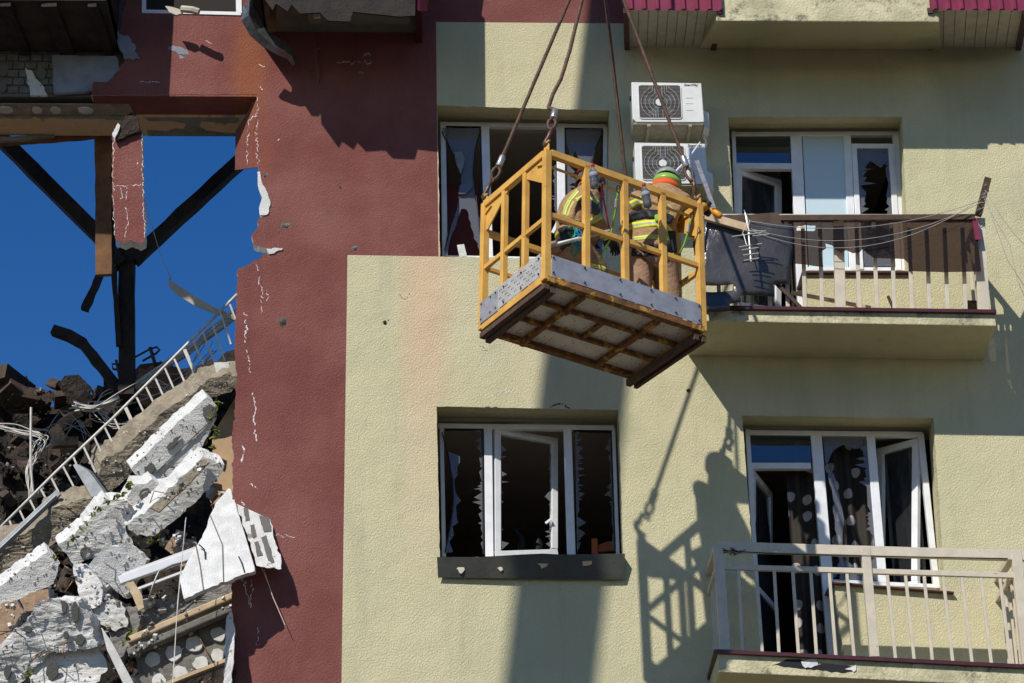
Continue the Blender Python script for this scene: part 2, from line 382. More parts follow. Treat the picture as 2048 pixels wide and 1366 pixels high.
yel_poly = [(1262, -330), (1262, 47), (872, 44), (877, 513), (695, 510), (683, 1366), (680, 1700), (2600, 1700), (2600, -330)]
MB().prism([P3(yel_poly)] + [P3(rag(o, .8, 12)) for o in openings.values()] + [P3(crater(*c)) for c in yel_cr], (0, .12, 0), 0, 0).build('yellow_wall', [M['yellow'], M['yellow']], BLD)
# masonry behind the insulation (painted reveals)
core_poly = rag([(500, -330), (500, 200), (540, 330), (556, 400), (545, 480), (520, 520), (500, 545), (492, 700), (490, 900), (486, 1200), (490, 1700)], 4, 12, closed=False) + [(2600, 1700), (2600, -330)]
MB().prism([P3(core_poly, .122)] + [P3([(x+(1 if x < cx else -1)*0, y) for x, y in o], .122) for o, cx in ((o, 0) for o in openings.values())], (0, .24, 0), 0, 0).build('masonry_wall', [M['yellow']], BLD)
M['reveal'] = M['yellow']

# rooms behind the windows
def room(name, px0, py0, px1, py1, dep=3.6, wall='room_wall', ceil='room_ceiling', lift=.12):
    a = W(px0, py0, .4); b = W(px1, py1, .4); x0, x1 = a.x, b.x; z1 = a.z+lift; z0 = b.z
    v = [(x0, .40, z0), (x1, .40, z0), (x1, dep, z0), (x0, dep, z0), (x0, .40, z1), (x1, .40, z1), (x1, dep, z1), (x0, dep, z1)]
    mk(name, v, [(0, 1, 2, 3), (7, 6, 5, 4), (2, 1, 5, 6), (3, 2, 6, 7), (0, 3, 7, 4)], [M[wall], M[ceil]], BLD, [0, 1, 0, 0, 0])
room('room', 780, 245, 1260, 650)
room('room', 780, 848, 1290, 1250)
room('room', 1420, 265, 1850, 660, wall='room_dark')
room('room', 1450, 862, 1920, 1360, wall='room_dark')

for (x0, y0, x1, y1) in ((860, 247, 1235, 253), (860, 850, 1255, 857), (1440, 268, 1830, 268), (1470, 866, 1890, 870)):
    a = W(x0, y0, .4); b = W(x1, y1, .4); MB().box((a.x, .366, a.z+.02), (b.x, .62, a.z+.11)).build('inner_lintel', M['room_ceiling'], BLD)
def fb(mb, x0, y0, x1, y1, w, y=FD, d=.06, mi=0):     # bar lying in a plane parallel to the facade, w in photo pixels
    y = y + .0007*(len(mb.f)//6)
    p = W(x0, y0, y); q = W(x1, y1, y); mb.beam(p+V((0, d/2, 0)), q+V((0, d/2, 0)), w*S, d, (0, 1, 0), mi)
def gpane(poly, y, name, mt, parent, t=.005):
    return MB().prism([P3(poly, y)], (0, t, 0)).build(name, mt, parent)
def shards(p0, p1, inward, wmax, n, y, parent, seed=0, amp=1.0):
    r = random.Random(seed); pts = [p0]; L = sqrt((p1[0]-p0[0])**2+(p1[1]-p0[1])**2)
    dx, dy = (p1[0]-p0[0])/L, (p1[1]-p0[1])/L
    t = 0; big = 0
    while t < L-6:
        st_ = r.choice((4, 7, 9, 16, 26))*r.uniform(.6, 1.3); w0 = wmax*r.uniform(.05, .4); w1 = wmax*(r.uniform(.3, .75) if r.random() < .7 else r.uniform(.9, 1.5))*amp
        if t+st_ > L-2: break
        pts.append((p0[0]+dx*(t+.1*st_)+inward*w0, p0[1]+dy*(t+.1*st_))); pts.append((p0[0]+dx*(t+.6*st_)+inward*w1, p0[1]+dy*(t+st_*r.uniform(.25, .9))))
        t += st_
    pts.append(p1)
    return gpane(pts, y, 'glass_shard', M['shard'], parent)

# window 1 (upper left, glass hanging in strips)
f = MB()
fb(f, 886, 243, 890, 516, 11); fb(f, 880, 247, 1212, 252, 9); fb(f, 970, 250, 978, 516, 17); fb(f, 1121, 254, 1124, 520, 17); fb(f, 1211, 252, 1208, 520, 9); fb(f, 884, 513, 1212, 519, 7)
W1 = f.build('window', M['pvc'], BLD, bevel=.004)
gk = MB()
for a, b in (((893, 252), (894, 510)), ((893, 251), (961, 253)), ((960, 252), (965, 512)), ((1130, 257), (1205, 258)), ((1204, 258), (1204, 515)), ((1130, 257), (1133, 515))): fb(gk, *a, *b, 2.6, FD+.006, .03)
gk.tube([W(884, 262, .30), W(888, 272, .30), W(906, 308, .31), W(918, 340, .3), W(921, 380, .3), W(912, 420, .3), W(900, 455, .3), W(890, 500, .3)], .006)
gk.tube([W(961, 262, .30), W(950, 300, .29), W(947, 350, .28), W(955, 420, .29), W(960, 470, .3)], .006)
gk.tube([W(1206, 262, .3), W(1190, 300, .28), W(1180, 335, .27)], .006)
gk.build('gasket', M['gasket'], W1)['kind'] = 'stuff'
gpane(rag([(884, 256), (960, 256), (949, 300), (944, 350), (936, 352), (926, 345), (915, 325), (902, 300)], 1.5, 12), .315, 'glass_shard', M['shard'], W1)
gpane(rag([(926, 345), (946, 350), (950, 400), (962, 450), (960, 510), (948, 470), (934, 420), (922, 418), (912, 450), (900, 480), (890, 512), (893, 475), (905, 440), (918, 395)], 2, 10), .30, 'glass_shard', M['shard'], W1)
gpane(rag([(908, 303), (924, 302), (930, 318), (926, 335), (922, 350), (913, 330)], 1, 8), .28, 'glass_shard', M['blue_foam'], W1, .004)
gpane([(919, 370), (943, 362), (945, 375), (930, 388), (917, 388)], .27, 'glass_shard', M['shard'], W1)
gpane(rag([(1132, 258), (1204, 258), (1192, 300), (1184, 330), (1172, 342), (1150, 300), (1140, 330)], 1.5, 12), .315, 'glass_shard', M['shard'], W1)
shards((1134, 330), (1137, 512), 1, 24, 6, .31, W1, 5); shards((1204, 330), (1204, 512), -1, 16, 7, .31, W1, 6); shards((1112, 330), (1116, 512), -1, 12, 5, .33, W1, 8)
MB().prism([P3([(914, 490), (928, 488), (934, 512), (919, 514)], .22)], (0, .01, 0)).build('tape_scrap', M['foam'], W1)
fb2 = MB(); fb(fb2, 1105, 465, 1122, 430, 6, .15, .012); fb2.build('broken_sash_strip', M['pvc'], W1)
# window 2 (lower left, open empty sash in the middle)
f = MB()
fb(f, 883, 846, 888, 1113, 8); fb(f, 876, 851, 1229, 855, 10); fb(f, 976, 852, 979, 1113, 16); fb(f, 1135, 856, 1143, 1110, 16); fb(f, 1227, 855, 1236, 1110, 7)
W2 = f.build('window', M['pvc'], BLD, bevel=.004)
s = MB()                                              # sash swung inwards, hinged on the left
def sash(mb, hx, htop, hbot, fx, ftop, fbot, yh, yf, w=13, th=.05):
    a, b, c, d = W(hx, htop, yh), W(fx, ftop, yf), W(fx, fbot, yf), W(hx, hbot, yh); ww = w*S
    u = (b-a).normalized(); n = V((0, 0, 1)).cross(u).normalized()
    for p, q in ((a-u*0, b), (d, c)): mb.beam(p, q, th, ww, (0, 0, 1))
    for p, q in ((a+u*ww/2, d+u*ww/2), (b-u*ww/2, c-u*ww/2)): mb.beam(p+V((0, 0, -ww/2-.001)), q+V((0, 0, ww/2+.001)), ww, th, n)
    return a, b, c, d
sc = sash(s, 988, 862, 1110, 1114, 884, 1106, .36, .58)
s.build('sash', M['pvc'], W2, bevel=.004)
shards((995, 885), (996, 1106), 1, 15, 5, .37, W2, 11); shards((1104, 905), (1105, 1104), -1, 12, 6, .56, W2, 12)
shards((966, 858), (968, 1108), -1, 17, 8, FD+.02, W2, 13); shards((1150, 862), (1154, 1106), 1, 14, 7, FD+.02, W2, 15); shards((1222, 865), (1230, 1106), -1, 12, 7, FD+.02, W2, 16)
gpane([(897, 903), (919, 912), (920, 924), (914, 936), (915, 950), (908, 960), (911, 985), (921, 1001), (912, 1012), (914, 1036), (916, 1046), (905, 1052), (908, 1070), (899, 1083), (906, 1104), (889, 1106), (901, 1050), (907, 1000), (903, 945)], FD-.02, 'glass_shard', M['shard'], W2)
gk = MB()
gk.tube([W(884, 865, .31), W(894, 900, .30), W(905, 960, .29), W(907, 1000, .28), W(901, 1050, .29), W(890, 1105, .3)], .0055)
for a, b in (((890, 858), (966, 858)), ((964, 858), (967, 1108)), ((1148, 861), (1222, 862)), ((1222, 862), (1230, 1106))): fb(gk, *a, *b, 2.6, FD+.006, .03)
gk.build('gasket', M['gasket'], W2)['kind'] = 'stuff'
hd = MB(); fb(hd, 1091, 1046, 1103, 1037, 4.5, .50, .02); hd.build('handle', M['pvc'], W2)
# bent dark sill apron of window 2
mb = MB(); front = [(874, 1114), (960, 1114), (1040, 1109), (1085, 1107), (1125, 1109), (1250, 1107), (1249, 1159), (1140, 1158), (1000, 1156), (876, 1155)]
yb = [-.10, -.10, -.11, -.12, -.11, -.10, -.04, -.05, -.05, -.04]
mb.prism([[W(x, y_, d) for (x, y_), d in zip(front, yb)]], (0, .006, 0))
for i in range(5):
    a, b = front[i], front[i+1]; p, q = W(*a, yb[i]), W(*b, yb[i+1]); mb.add([p, q, V((q.x, FD-.01, q.z+.03)), V((p.x, FD-.01, p.z+.03))], [(0, 1, 2, 3)])
SIL = mb.build('window_sill', M['sill_dark'], W2)
for cx, cy, r in ((922, 1139, 7), (1001, 1137, 5), (1087, 1129, 10), (1175, 1124, 11)):
    yy = -.10 + .06*(cy-1112)/45 - .006
    MB().prism([P3(crater(cx, cy, r), yy)], (0, .004, 0)).build('scuff_patch', M['rail_paint'] if r < 8 else M['orange_plaster'], SIL)

# window 3 with balcony door (upper right)
f = MB()
fb(f, 1467, 262, 1480, 618, 8); fb(f, 1463, 267, 1800, 266, 9); fb(f, 1592, 268, 1608, 618, 24); fb(f, 1694, 268, 1707, 540, 16); fb(f, 1791, 266, 1810, 541, 13); fb(f, 1465, 331, 1584, 332, 14); fb(f, 1610, 537, 1812, 538, 8)
W3 = f.build('balcony_window', M['pvc'], BLD, bevel=.004)
gpane([(1470, 271), (1580, 271), (1580, 326), (1472, 326)], FD+.02, 'pane', M['glass'], W3)
s = MB(); sash(s, 1470, 343, 611, 1560, 368, 625, .34, .66, 15); s.build('door_leaf', M['pvc'], W3, bevel=.004)
a_, b_, c_, d_ = W(1474, 348, .345), W(1556, 372, .655), W(1560, 622, .655), W(1478, 607, .345)
MB().prism([[a_, b_, c_, d_]], (.004, .004, 0)).build('pane', M['glass'], W3)
gpane([(1605, 272), (1688, 272), (1697, 538), (1618, 538)], FD+.02, 'pane', M['blind'], W3)
s = MB(); fb(s, 1703, 291, 1784, 291, 10, FD-.01, .05); fb(s, 1708, 288, 1722, 538, 11, FD-.01, .05); fb(s, 1782, 288, 1798, 540, 12, FD-.01, .05); s.build('sash', M['pvc'], W3, bevel=.004)
gpane(rag([(1714, 298), (1779, 298), (1792, 534), (1728, 534)], .1, 50), FD+.012, 'pane', M['glass'], W3) if False else None
shards((1714, 300), (1726, 532), 1, 26, 6, FD+.01, W3, 21); shards((1778, 300), (1792, 532), -1, 24, 6, FD+.01, W3, 22)
gpane(rag([(1714, 298), (1779, 298), (1776, 318), (1762, 335), (1740, 322), (1722, 345)], 1, 10), FD+.012, 'glass_shard', M['shard'], W3)
gpane(rag([(1729, 533), (1728, 500), (1748, 515), (1765, 498), (1790, 512), (1791, 533)], 1, 10), FD+.012, 'glass_shard', M['shard'], W3)
mb = MB(); p, q = W(1604, 543, -.04), W(1822, 545, -.04); mb.box((p.x, -.04, p.z-.012), (q.x, FD-.002, p.z+.006)); mb.build('window_sill', M['flashing'], W3)
# window 4 with balcony door (lower right)
f = MB()
fb(f, 1495, 858, 1522, 1315, 9); fb(f, 1491, 864, 1846, 868, 10); fb(f, 1632, 866, 1668, 1315, 22); fb(f, 1741, 868, 1766, 1166, 17); fb(f, 1842, 868, 1874, 1176, 12); fb(f, 1497, 931, 1622, 931, 13); fb(f, 1660, 1162, 1874, 1172, 8)
W4 = f.build('balcony_window', M['pvc'], BLD, bevel=.004)
gpane([(1498, 870), (1620, 870), (1622, 924), (1501, 924)], FD+.02, 'pane', M['glass'], W4)
s = MB(); sash(s, 1502, 945, 1308, 1540, 992, 1345, .34, .84, 14); s.build('door_leaf', M['pvc'], W4, bevel=.004)
s2 = MB(); s2.beam(W(1514, 1180, .38), W(1552, 1222, .82), .05, .05); s2.build('door_rail', M['pvc'], W4)
a_, b_, c_, d_ = W(1504, 952, .36), W(1538, 996, .82), W(1560, 1330, .82), W(1524, 1300, .36)
MB().prism([[a_, b_, c_, d_]], (.004, .001, 0)).build('pane', M['glass'], W4)
s = MB(); sash(s, 1838, 884, 1168, 1756, 905, 1185, .36, .66, 14); s.build('sash', M['pvc'], W4, bevel=.004)
a_, b_, c_, d_ = W(1830, 894, .385), W(1764, 912, .64), W(1790, 1176, .64), W(1854, 1160, .385)
MB().prism([[a_, b_, c_, d_]], (-.003, .004, 0)).build('pane', M['glass'], W4)
gpane(rag([(1646, 871), (1730, 871), (1728, 890), (1712, 898), (1690, 888), (1668, 900), (1652, 930)], 1.5, 9), FD+.02, 'glass_shard', M['shard'], W4)
shards((1732, 880), (1756, 1158), -1, 20, 9, FD+.02, W4, 31)
gpane(rag([(1653, 930), (1668, 948), (1680, 1000), (1688, 1040), (1684, 1090), (1690, 1160), (1680, 1160), (1674, 1080), (1666, 1000)], 2.5, 8), FD-.02, 'glass_shard', M['shard'], W4)
gpane(rag([(1678, 1160), (1690, 1120), (1715, 1138), (1735, 1115), (1757, 1162)], 1, 10), FD+.02, 'glass_shard', M['shard'], W4)
mb = MB(); p, q = W(1662, 1163, -.05), W(1908, 1183, -.05); mb.prism([[p, q, V((q.x, FD-.002, q.z+.01)), V((p.x, FD-.002, p.z+.01))]], (0, 0, -.014)); mb.build('window_sill', M['flashing'], W4)

# cracks and chips of the render
def crack(mb, pts, w, y=-.0015, jit=3.2, step=4):
    p = rag(pts, jit, step, closed=False); n = len(p)
    for i in range(n-1):
        if rnd.random() < .14: continue
        a, b = p[i], p[i+1]; L = sqrt((b[0]-a[0])**2+(b[1]-a[1])**2) or 1; nx, ny = (b[1]-a[1])/L, -(b[0]-a[0])/L
        wa, wb = w*.62*rnd.uniform(.05, 1)**1.3/2, w*.62*rnd.uniform(.05, 1)**1.3/2
        mb.prism([P3([(a[0]-nx*wa, a[1]-ny*wa), (a[0]+nx*wa, a[1]+ny*wa), (b[0]+nx*wb, b[1]+ny*wb), (b[0]-nx*wb, b[1]-ny*wb)], y)], (0, .0012, 0))
cw = MB()
for pts, w in (([(512, 524), (518, 560), (526, 585), (522, 625)], 3), ([(488, 625), (494, 650), (490, 685)], 6), ([(492, 700), (496, 720), (502, 745)], 3.5), ([(506, 785), (512, 815), (507, 840), (515, 885)], 5), ([(484, 890), (488, 905), (483, 925)], 7),
               ([(532, 580), (534, 605)], 2.5), ([(482, 1005), (490, 1010), (484, 1000)], 3), ([(500, 968), (512, 975), (517, 978)], 3.5), ([(486, 1150), (492, 1180), (500, 1210)], 4), ([(503, 1160), (504, 1185), (501, 1215)], 5), ([(516, 1255), (514, 1290)], 3),
               ([(674, 124), (700, 124), (745, 127)], 3), ([(280, 164), (320, 164)], 2.5), ([(515, 190), (513, 260), (516, 330)], 2.2), ([(518, 128), (530, 133)], 3), ([(520, 172), (524, 180)], 4), ([(545, 1070), (590, 1074)], 2), ([(560, 279), (556, 282)], 3), ([(411, 82), (424, 88)], 2)):
    crack(cw, pts, w)
cw.build('render_crack', M['crack_white'], BLD)['kind'] = 'stuff'
cy_ = MB()
for pts, w in (([(980, 808), (984, 790), (1000, 784), (1040, 786), (1062, 806)], 2.5), ([(1058, 790), (1054, 806)], 3), ([(925, 755), (927, 764)], 2)): crack(cy_, pts, w)
cy_.build('render_crack', M['crack_white'], BLD)['kind'] = 'stuff'
cdk = MB()
for pts, w in (([(799, 588), (803, 596), (812, 598), (820, 586)], 2.6), ([(764, 648), (778, 640)], 4), ([(957, 694), (965, 701), (975, 699)], 3), ([(960, 692), (969, 696)], 2.5), ([(970, 814), (1000, 815)], 5), ([(1100, 815), (1120, 806), (1140, 817)], 6), ([(1025, 816), (1022, 842)], 1.6)): crack(cdk, pts, w, jit=1.5)
cdk.build('render_crack', M['crack_dark'], BLD)['kind'] = 'stuff'
# chips in the red lintel
for pl in ([(336, 93), (350, 92), (375, 100), (378, 110), (362, 108), (340, 100)], [(358, 110), (372, 116), (360, 118)]):
    MB().prism([P3(rag(pl, 1.5, 7), -.002)], (0, .0015, 0)).build('render_chip', M['blue_foam'], BLD)
# exposed white insulation at the broken edge
for pl in ([(514, 344), (520, 343), (524, 365), (536, 388), (541, 405), (536, 428), (520, 430), (518, 415), (524, 395), (516, 372)], [(533, 497), (566, 497), (552, 503), (538, 508)]):
    MB().prism([P3(rag(pl, 1.5, 7), -.012)], (0, .05, 0)).build('insulation_edge', M['foam'], BLD)

# ------------------------------------------------------------------ balconies
BD = .72
def slab(front_tl, front_tr, fh_px, back_l, back_r, name):
    a = W(*front_tl, -BD); b = W(*front_tr, -BD); h = fh_px*S/.9
    bl = W(*back_l); br = W(*back_r); zl = a.z-h; zr = b.z-h
    pts = [a, b, V((b.x, -BD, zr)), V((a.x, -BD, zl)), V((bl.x, -.001, a.z)), V((br.x, -.001, b.z)), V((br.x, -.001, zr)), V((bl.x, -.001, zl))]
    return mk(name, pts, [(0, 3, 2, 1), (0, 1, 5, 4), (3, 7, 6, 2), (0, 4, 7, 3), (1, 2, 6, 5), (4, 5, 6, 7)], [M['yellow'], M['balcony']], BLD, [1, 0, 0, 0, 0, 0], bevel=.008)
m = bpy.data.materials.new('balcony_fascia'); m.use_nodes = True; n = NT(m); n.b.inputs['Roughness'].default_value = .92
c = n.mix(n.ss(n.noise(3, 5), .35, .65), YEL, (.42, .39, .24)); c = n.mix(n.ss(n.noise(4.5, 7, .75), .5, .68), c, (.12, .11, .085)); n.t.links.new(c, n.b.inputs['Base Color']); n.t.links.new(n.bump(n.noise(45, 4), .9, .012), n.b.inputs['Normal']); M['balcony'] = m
slab((1384, 616), (1990, 626), 25, (1376, 705), (1966, 711), 'balcony_slab')
slab((1436, 1306), (2300, 1348), 32, (1419, 1360), (2268, 1405), 'balcony_slab')
def strip(p, q, name, d=.05):
    a = W(*p, -BD-.02); b = W(*q, -BD-.02); mb = MB(); mb.beam(a+V((0, .03, 0)), b+V((0, .03, 0)), .1, .03, (0, 0, 1)); return mb.build(name, M['flashing'], BLD)
strip((1384, 615), (1992, 624), 'drip_edge'); strip((1432, 1303), (2300, 1346), 'drip_edge')
mb = MB(); a = W(1434, 1303, -BD); b = W(1420, 1352, 0); mb.beam(a, V((b.x, 0, a.z)), .05, .035); mb.build('drip_edge', M['flashing'], BLD)
# broken patch on the lower fascia
for pl, mt in (([(1545, 1330), (1575, 1318), (1600, 1318), (1625, 1328), (1650, 1327), (1700, 1332), (1712, 1340), (1690, 1345), (1640, 1340), (1600, 1337)], 'black'), ([(1602, 1322), (1632, 1318), (1636, 1330), (1622, 1336), (1606, 1332)], 'foam'), ([(1690, 1338), (1712, 1330), (1708, 1344)], 'crack_white')):
    MB().prism([P3(rag(pl, 2, 8), -BD-(.004 if mt == 'black' else .009))], (0, .003, 0)).build('fascia_damage', M[mt], BLD)
# lower railing
R2 = mk('balcony_railing', [W(1427, 1090, -BD), W(1427, 1090, -BD)+V((.01, 0, 0)), W(1427, 1090, -BD)+V((0, 0, .01))], [(0, 1, 2)], M['rail_paint'], BLD)
bpy.data.objects.remove(R2)
def bar(parent, name, p, q, w, h, mt='rail_paint', up=(0, 1, 0), bev=.003):
    return MB().beam(p, q, w, h, up).build(name, M[mt], parent, bevel=bev)
yr = -BD+.06
hr = bar(BLD, 'balcony_railing', W(1432, 1094, yr), W(2300, 1120, yr), .085, .05)
lx = lambda v: v/2.331+1380
bar(hr, 'rail', W(1440, 1134, yr), W(2300, 1160, yr), .045, .035)
for x0, y0, x1, y1, w in ((1436, 1092, 1450, 1302, .085), (lx(816), 1096, lx(860), 1315, .075), (lx(1518), 1102, lx(1572), 1330, .085)):
    bar(hr, 'post', W(x0, y0, yr), W(x1, y1, yr), w, .06)
tp = [225, 308, 392, 478, 562, 648, 730, 918, 1003, 1090, 1178, 1265, 1355, 1443, 1600, 1690, 1780]
bt = [245, 337, 415, 506, 590, 680, 765, 958, 1045, 1130, 1225, 1315, 1405, 1495, 1660, 1755, 1850]
for a, b in zip(tp, bt):
    X = lx(a); X2 = lx(b)
    bar(hr, 'baluster', W(X, 1133+(X-1440)*.031, yr), W(X2, 1301+(X2-1436)*.0475, yr), .026, .02)
for y0, y1, w in ((1094, 1140, .06), (1134, 1178, .035)):  # side returns to the wall
    p = W(1434, y0, yr); bar(hr, 'rail', p, V((p.x, -.001, p.z)), w, .045, up=(0, 0, 1))
    p = W(2028, y0+14, yr); bar(hr, 'rail', p, V((p.x, -.001, p.z)), w, .045, up=(0, 0, 1))
for i in range(4):
    for X in (1437, 2031):
        p = W(X, 1136 if X < 2000 else 1152, yr); q = W(X+(14 if X < 2000 else 21), 1302 if X < 2000 else 1331, yr); yy = yr+.13*(i+1); bar(hr, 'baluster', V((p.x, yy, p.z)), V((p.x, yy, q.z)), .022, .02)
wr = MB(); wr.tube([W(1445, 1101, yr-.03), W(1560, 1108, yr-.03), W(1740, 1112, yr-.03), W(2015, 1117, yr-.03)], .004, 5)
for i in range(14):
    a = (1445+rnd.uniform(0, 38), 1100+rnd.uniform(-2, 8)); wr.tube([W(*a, yr-.035), W(a[0]+rnd.uniform(-9, 9), a[1]+rnd.uniform(-6, 6), yr-.045), W(a[0]+rnd.uniform(-9, 12), a[1]+rnd.uniform(-4, 5), yr-.03)], .003, 4)
tag(wr.build('clothes_line', M['black']), 'thin dark wire tied along the lower balcony railing under its top rail', 'wire')
# upper railing
ux = lambda v: v/3.066+1380
r1 = bar(BLD, 'balcony_railing', W(1390, 436, yr), W(1952, 437, yr), .06, .05)
bar(hr and r1, 'post', W(ux(908), 440, yr), W(ux(922), 617, yr), .09, .05); bar(r1, 'post', W(ux(1772), 438, yr), W(ux(1800), 622, yr), .1, .05); bar(r1, 'post', W(1396, 440, yr), W(1402, 614, yr), .08, .05)
for a, b in zip([1019, 1124, 1232, 1340, 1447, 1558, 1668, 795, 690, 590, 480, 370, 270, 170], [1040, 1148, 1255, 1362, 1470, 1580, 1690, 810, 705, 600, 492, 382, 280, 178]):
    bar(r1, 'baluster', W(ux(a), 440, yr), W(ux(b), 619, yr), .034, .024)
for X in (1968,):
    for i in range(3):
        p = W(1955, 440, yr); yy = yr+.17*(i+1); bar(r1, 'baluster', V((p.x+.02, yy, p.z)), V((p.x+.02, yy, p.z-.86)), .03, .024)
    p = W(1955, 437, yr); bar(r1, 'rail', p, V((p.x, -.002, p.z)), .05, .04, up=(0, 0, 1))

# upper balcony over the AC units and its siding skirts (top right)
def top_balcony():
    d = .84; d2 = .80; zf_ = W(1650, 43, -.84).z
    a = W(1436, 20, -d); b = W(1868, 20, -d); bl = W(1420, 98); br = W(1862, 98); zb = bl.z
    mb = MB(); pts = [V((a.x-.02, -d, zf_)), V((b.x+.04, -d, zf_)), V((br.x+.1, -.001, zb)), V((bl.x-.1, -.001, zb))]
    up = V((0, 0, .75)); k = 4
    mb.add(pts + [p+up for p in pts], [(0, 3, 2, 1), (0, 1, 5, 4), (1, 2, 6, 5), (2, 3, 7, 6), (3, 0, 4, 7), (4, 5, 6, 7)], 0); mb.m[-5] = 1
    tb = mb.build('balcony_slab', [M['yellow'], M['balcony']], BLD, bevel=.012)
    for (xl, xr, nb) in ((1258, 1436, 9), (1866, 2046, 8)):
        L0 = W(xl, 95); R0_ = W(xr-14, 95); z = L0.z+.005; L1 = W(xl, 20, -d2-.06); R1 = W(xr, 18, -d2-.06)
        for i in range(nb):                           # siding planks of the soffit
            t0, t1 = i/nb, (i+1)/nb-.006/nb*8; pl = []
            for t, bk in ((t0, 1), (t1, 1), (t1, 0), (t0, 0)):
                x = (L0.x+(R0_.x-L0.x)*t) if bk else (L1.x+(R1.x-L1.x)*t); pl.append(V((x, -.002 if bk else -d2-.06, z if bk else L1.z)))
            MB().prism([pl], (0, 0, .018+.004*(i % 2))).build('siding_plank', M['siding'], tb, bevel=.003)
        MB().prism([[V((L0.x, -.003, z+.03)), V((R0_.x, -.003, z+.03)), V((R1.x, -d2-.05, L1.z+.03)), V((L1.x, -d2-.05, L1.z+.03))]], (0, 0, .02)).build('siding_light_stop', M['dark_board'], tb)  # added sheet that stops light coming through the plank gaps
        mb = MB(); n = 44; prev = None; zt = z+.9     # corrugated skirt
        for i in range(n+1):
            t = i/n; x = L1.x-.03+(R1.x-L1.x+.06)*t; w = (i % 6); yy = -d2-.075-(.022 if w in (2, 3) else 0)
            cur = (V((x, yy, L1.z-.012+.006*(w in (2, 3)))), V((x, yy, zt)))
            if prev: mb.add([prev[0], cur[0], cur[1], prev[1]], [(0, 1, 2, 3)])
            prev = cur
        mb.build('corrugated_skirt', M['maroon_metal'], tb)
        for X, Xb in ((L1.x-.03, L0.x-.02), (R1.x+.02, R0_.x+.02)):
            mb = MB(); mb.beam((X, -d2-.07, L1.z-.01), (Xb, -.003, z-.01), .05, .05); mb.build('edge_trim', M['flashing'], tb)
            mb = MB(); mb.add([(X, -d2-.07, z), (Xb, -.003, z), (Xb, -.003, zt), (X, -d2-.07, zt)], [(0, 1, 2, 3)]); mb.build('skirt_side', M['dark_board'], tb)
top_balcony()

# ruined balcony above the red wall (top, left of centre)
d = .92
mb = MB(); L = W(520, 82).x; Rr = W(838, 88).x; z = W(600, 82).z
mb.box((L+.06, -d+.1, z+.10), (Rr, -.002, z+.22)); RB = mb.build('ruined_balcony', M['grey_board'], BLD)
mb = MB(); mb.box((W(620, 60).x, -d+.18, z+.03), (Rr-.08, -.25, z+.098)); mb.build('soffit_board', M['grey_board'], RB, bevel=.01)
mb = MB(); mb.box((L+.05, -d+.05, z+.045), (Rr-.03, -d+.17, z+.6)); mb.build('front_board', M['brown_ply'], RB, bevel=.006)
for i in range(34):                                   # ribbed face of the front board
    x = L+.07+(Rr-L-.13)*i/33; MB().box((x, -d+.035, z+.05), (x+.018, -d+.049, z+.6)).build('board_rib', M['brown_ply'], RB)
mb = MB(); mb.box((Rr-.03, -d, z-.02), (Rr+.03, -.003, z+1.2)); mb.build('side_post', M['flashing'], RB)
mb = MB(); mb.box((L-.02, -d+.1, z+.02), (L+.05, -.003, z+1.2)); mb.build('side_post', M['char'], RB)
mb = MB(); mb.beam(W(548, -20, -.5), W(543, 62, -.45), .06, .05); mb.build('broken_beam', M['timber'], RB)
mb = MB(); mb.prism([P3([(624, 10), (637, 9), (641, 35), (628, 36)], -.7)], (0, .01, 0)); mb.build('white_strip', M['pvc'], RB)
rp = []                                               # ragged sheathing hanging below the edge; it throws the torn shadow
edge = [(512, 30), (545, 75), (552, 62), (575, 78), (583, 64), (600, 82), (640, 80), (655, 96), (700, 98), (706, 78), (720, 80), (800, 88), (830, 86)]
for x, y_ in edge: rp.append(W(x, y_-55, -d+.02))
mb = MB(); mb.prism([rp + [W(838, -330, -d+.02), W(505, -330, -d+.02)]], (0, .02, 0)); mb.build('torn_sheathing', M['char'], RB)
mb = MB(); mb.prism([[W(835, 20, -d+.02), W(838, -330, -d+.02), W(905, -330, -d+.3), W(850, 20, -d+.3)]], (.02, .02, 0)); mb.build('side_panel', M['maroon_metal'], RB)
mb = MB(); mb.box((L, -d+.05, z+.95), (Rr, -.003, z+1.05)); mb.build('floor_plate', M['dark_board'], RB)
# dark ruin at the top left
L = W(-330, 60).x; Rr = W(236, 60).x; z = W(100, 92).z
mb = MB(); mb.box((L, -.78, z), (Rr, .10, z+.16)); RL = mb.build('ruined_balcony', M['dark_board'], BLD)
mb = MB(); mb.box((Rr-.05, -.80, z+.03), (Rr, -.02, z+2.2)); mb.build('side_panel', M['char'], RL)
mb = MB(); mb.box((L, -.80, z+.1), (Rr-.052, -.76, z+2.2)); mb.build('front_board', M['char'], RL)
for x, yy, w in ((20, -.5, .1), (115, -.3, .14), (190, -.55, .08)):
    mb = MB(); p = W(x, 40, yy); mb.beam((p.x, -.76, z-.03), (p.x+.05, .08, z-.03), w, .05); mb.build('broken_beam', M['char'], RL)
# window at the very top of the red wall
f = MB()
for a in ((288, -60, 288, 20, 9), (476, -60, 478, 26, 12), (284, 22, 482, 27, 8)): fb(f, *a, -.012, .012)
UW = f.build('window', M['pvc'], BLD)
gpane([(293, -60), (470, -60), (472, 22), (293, 18)], -.006, 'pane', M['room_dark'], UW)

PL = {}
def PY(parent, y, py):
    q = PL.get(parent.name) if parent is not None else None
    return q[0]+q[1]*(py-q[2])*S-.022 if q else y
